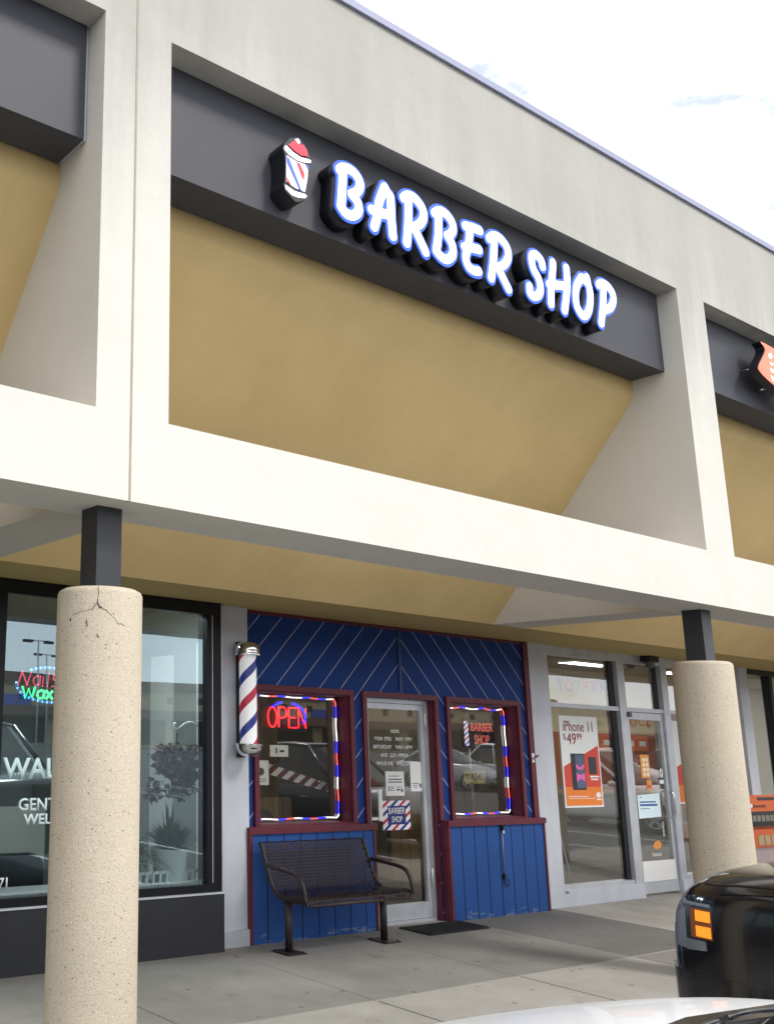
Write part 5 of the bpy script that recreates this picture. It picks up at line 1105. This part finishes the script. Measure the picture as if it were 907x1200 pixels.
def pickup(name, label, pt, loc):
    r = root(name, label, 'pickup truck', (0, 0, 0))
    st = [(2.93, .74, .52, .84, .95), (2.92, .80, .50, .90, 1.02), (2.89, .875, .46, 1.0, 1.11), (2.83, .935, .42, 1.07, 1.165), (2.73, .975, .39, 1.115, 1.205), (2.55, .995, .37, 1.145, 1.23), (2.2, 1.0, .36, 1.17, 1.25), (1.4, 1.005, .36, 1.19, 1.27), (1.1, 1.005, .36, 1.2, 1.27), (-.6, 1.005, .36, 1.2, 1.24), (-2.0, 1.005, .38, 1.2, 1.24), (-2.8, 1.0, .45, 1.2, 1.24), (-2.9, .96, .5, 1.15, 1.2)]
    st = [(y, w, zl*1.05, zs*1.085, zt*1.085) for y, w, zl, zs, zt in st]
    body = loft_body(st, pt, r)
    dg = bpy.context.evaluated_depsgraph_get(); dg.update(); tree = BVHTree.FromObject(body, dg)
    def wb(y, z):
        hit = tree.ray_cast(Vector((3, y, z)), Vector((-1, 0, 0)))[0]
        return hit.x if hit is not None and hit.x > 0 else .3
    greenhouse([(0, 1.42, 1.33), (.6, 1.34, 1.33), (.86, 1.08, 1.32), (.90, .3, 1.31), (.90, -.5, 1.31), (.86, -.95, 1.32), (.6, -1.0, 1.32), (0, -1.0, 1.32)], [(0, .60, 1.92), (.5, .56, 1.91), (.70, .40, 1.90), (.74, .0, 1.92), (.74, -.45, 1.92), (.70, -.80, 1.90), (.5, -.86, 1.91), (0, -.88, 1.92)], car_glass, pt, r, pillars=((2, .04), (4, .035), (5, .05)))
    part('bed_liner', M['rubber'], r, (-.85, .85, -2.75, -1.12, 1.3, 1.36))
    hl_l = None
    for s in (1, -1):
        wheel(r, s*.88, 1.85, .40, .27, s); wheel(r, s*.88, -1.75, .40, .27, s)
        # wrap-round headlight: a lens skin that follows the rounded corner, with two stacked amber blocks behind it
        def skin(name, ys, lo, hi, off, th, mt_, par, nz=6, bev=.0):
            bm = bmesh.new(); G = []
            for i, y in enumerate(ys):
                u = i/(len(ys)-1); col = []
                for j in range(nz+1):
                    z = lo(u)+(hi(u)-lo(u))*j/nz; col.append((s*(wb(y, z)+off), y, z))
                G.append(col)
            fr_ = [[bm.verts.new(p) for p in c] for c in G]; bk_ = [[bm.verts.new((p[0]-s*th, p[1]-th*.3, p[2])) for p in c] for c in G]
            n_, m_ = len(G), nz+1
            for i in range(n_-1):
                for j in range(m_-1):
                    bm.faces.new((fr_[i][j], fr_[i+1][j], fr_[i+1][j+1], fr_[i][j+1])); bm.faces.new((bk_[i][j], bk_[i][j+1], bk_[i+1][j+1], bk_[i+1][j]))
                for j in (0, m_-1): bm.faces.new((fr_[i][j], bk_[i][j], bk_[i+1][j], fr_[i+1][j]))
            for i in (0, n_-1):
                for j in range(m_-1): bm.faces.new((fr_[i][j], fr_[i][j+1], bk_[i][j+1], bk_[i][j]))
            return bobj(name, bm, mt_, par, smooth=True)
        sm_ = MATS.get('smoked_lens') or pm('smoked_lens', (.016, .019, .030), .10, coat=1.0)
        ysl = [2.645+.255*i/12 for i in range(13)]
        hl = skin('headlight', ysl, lambda u: .89+.13*(1-u)**2, lambda u: 1.19-.04*u-.02*(1-u)**4, .004, .05, sm_, r)
        lr_ = [2.66+.072*i/4 for i in range(5)]
        for z0_, z1_ in ((1.06, 1.108), (.99, 1.038)): skin('amber_marker', lr_, lambda u: z0_, lambda u: z1_, .0095, .006, amber, hl, 2)
        mb_ = MATS.get('marker_brown') or pm('marker_brown', (.25, .07, .015), .4)
        skin('marker_housing', [2.655+.105*i/5 for i in range(6)], lambda u: .982, lambda u: 1.115, .0068, .004, mb_, hl, 2)
        skin('reflector', [2.69+.10*i/4 for i in range(5)], lambda u: .93-.01*u, lambda u: .972, .007, .005, lens, hl, 1); skin('reflector', [2.66+.13*i/5 for i in range(6)], lambda u: 1.128, lambda u: 1.142, .007, .005, lens, hl, 1)
        skin('lens_rim', [2.79+.075*i/6 for i in range(7)], lambda u: .925, lambda u: 1.15, .008, .005, pm('rim_silver', (.27, .30, .35), .18, .4) if 'rim_silver' not in MATS else MATS['rim_silver'], hl, 3)
        bm = bmesh.new(); box(bm, s*.90, s*.995, -2.93, -2.78, .92, 1.22); bobj('taillight', bm, redl, r, bevel=.02)
        bm = bmesh.new(); bmesh.ops.create_uvsphere(bm, u_segments=14, v_segments=8, radius=1, matrix=Matrix.Translation((s*1.13, 1.0, 1.42)) @ Matrix.Diagonal((.12, .08, .12, 1))); bobj('mirror', bm, pt, r, smooth='all')
        bm = bmesh.new(); tube(bm, smoothpath([(s*.985, 2.66, 1.235), (s*.99, 2.3, 1.262), (s*.998, 1.4, 1.29), (s*1.0, .9, 1.295)], 5), .007, 6); bobj('hood_seam', bm, M['gloss_black'], r)
        part('door_handle', M['chrome'], r, (min(s*1.0, s*1.03), max(s*1.0, s*1.03), -.05, .15, 1.06, 1.085))
    bp_ = bmesh.new()
    pts = [(.985, 2.20), (.995, 2.55), (.975, 2.74), (.91, 2.87), (.78, 2.95), (.45, 3.01), (0, 3.02)]; pts = pts+[(-a, c) for a, c in pts[-2::-1]]
    inn = [(a*.9, c-.12) for a, c in pts][::-1]
    prism(bp_, pts+inn, 'z', .44, .82); bobj('front_bumper', bp_, pt, r, bevel=.05, seg=4, smooth=True)
    part('grille', M['gloss_black'], r, (-.60, .60, 2.80, 2.95, .86, 1.10), bevel=.02); part('grille_bar', M['chrome'], r, (-.58, .58, 2.95, 2.965, .99, 1.03), bevel=.006)
    r.location = loc; return r
LOTZ = -.13
sedan('parked_car', 'glossy white car nosed up to the kerb in the lower right foreground', paint('paint_white', (.82, .83, .84), 0, .38), (.47, -3.17, LOTZ))
pickup('pickup_truck', 'black pickup truck with an amber side lamp parked beyond the white car', paint('paint_black', (.004, .004, .007), 0, .16), (3.22, -3.98, LOTZ))
suv = sedan('parked_car', 'dark blue tall car parked three spaces beyond the black pickup', paint('paint_navy', (.012, .018, .035), .2), (11.45, -3.9, LOTZ), 'cars parked in the lot', .22)
silver = sedan('parked_car', 'silver car in the middle row of the lot nearest the red one', paint('paint_silver', (.42, .43, .45), .6, .3), (31.5, -16.6, LOTZ), 'cars parked in the lot')
whites = sedan('parked_car', 'tall white car parked far down the kerb row', paint('paint_white_b', (.74, .74, .73), 0, .22), (20.6, -3.9, LOTZ), 'cars parked in the lot', .25)
red = sedan('parked_car', 'dark red car parked in the middle row of the lot', paint('paint_red', (.17, .016, .02), .2), (9.9, -16.6, LOTZ), 'cars parked in the lot', .1)
k = 0
for src, x, y, rz, lab in ((whites, 43.5, -16.9, 0, 'tall white car in the middle row of the lot'), (suv, 48.0, -17.0, 180, 'dark blue tall car in the middle row facing the road'), (silver, 23.4, -16.6, 0, 'silver car in the middle row of the lot'), (silver, 32.0, -3.6, 0, 'silver car at the far end of the kerb row'), (red, 29.2, -3.7, 0, 'dark red car at the far end of the kerb row'),
        (suv, 39.8, -16.7, 0, 'dark blue tall car at the far end of the middle row'), (whites, 34.2, -16.8, 180, 'tall white car at the far end of the middle row'), (silver, 7.2, -35.5, 0, 'silver car in the back row near the road'), (red, 26.2, -35.5, 0, 'dark red car in the back row near the road'), (whites, 37.0, -35.6, 0, 'tall white car in the back row near the road'), (whites, 26.5, -3.7, 180, 'tall white car last in the kerb row')):
    dup(src, (x, y, LOTZ), R(rz), lab)
# ---- what stands across the lot (seen only in the shop glass)
fb_ = root('tan_store', 'long low tan store with a brown roof band and small windows across the parking lot', 'building', (80, -92, LOTZ))
tanw = pm('store_tan', (.44, .36, .24), .9, var=.06); brn = pm('store_brown', (.16, .10, .085), .8, var=.1)
part('wall', tanw, fb_, (-20, 210, -110, -92, LOTZ, 7.0)); part('roof_band', brn, fb_, (-21, 211, -111, -91.6, 7.0, 8.3)); part('awning', brn, fb_, (-20, 210, -92, -90, 3.4, 4.5))
for i in range(40): part('window', M['bulkhead'], fb_, (-10+5.2*i, -9+5.2*i, -91.99, -91.95, 5.4, 6.3))
part('shop_sign', pm('store_blue', (.05, .10, .45), .6), fb_, (48, 53, -91.9, -91.7, 4.6, 5.8), (100, 106, -91.9, -91.7, 4.6, 5.8)); part('shop_window', M['blackframe'], fb_, *[(-15+9*i, -8+9*i, -91.98, -91.9, LOTZ+.3, 3.2) for i in range(24)])
def light_pole(x, y, label):
    r = root('light_pole', label, 'lamp post', (0, 0, 0), 'lamp posts in the lot')
    bm = bmesh.new(); tube(bm, [(0, 0, 0), (0, 0, 8.2)], [.09, .06], 10); bobj('pole', bm, M['alu'], r)
    part('arm', M['alu'], r, (-.9, .9, -.04, .04, 8.12, 8.2)); part('base', M['kerb'], r, (-.3, .3, -.3, .3, 0, .8), bevel=.03)
    for s in (-1, 1): part('lamp_head', M['bulkhead'], r, (s*.9-.35, s*.9+.35, -.18, .18, 8.02, 8.2), bevel=.02)
    r.location = (x, y, LOTZ); return r
l0 = light_pole(38, -62, 'grey twin-head lamp post in the lot left of the others')
dup(l0, (31.5, -52, LOTZ), 0, 'grey twin-head lamp post in the lot right of the middle row'); dup(l0, (75, -60, LOTZ), 0, 'grey twin-head lamp post far along the lot')
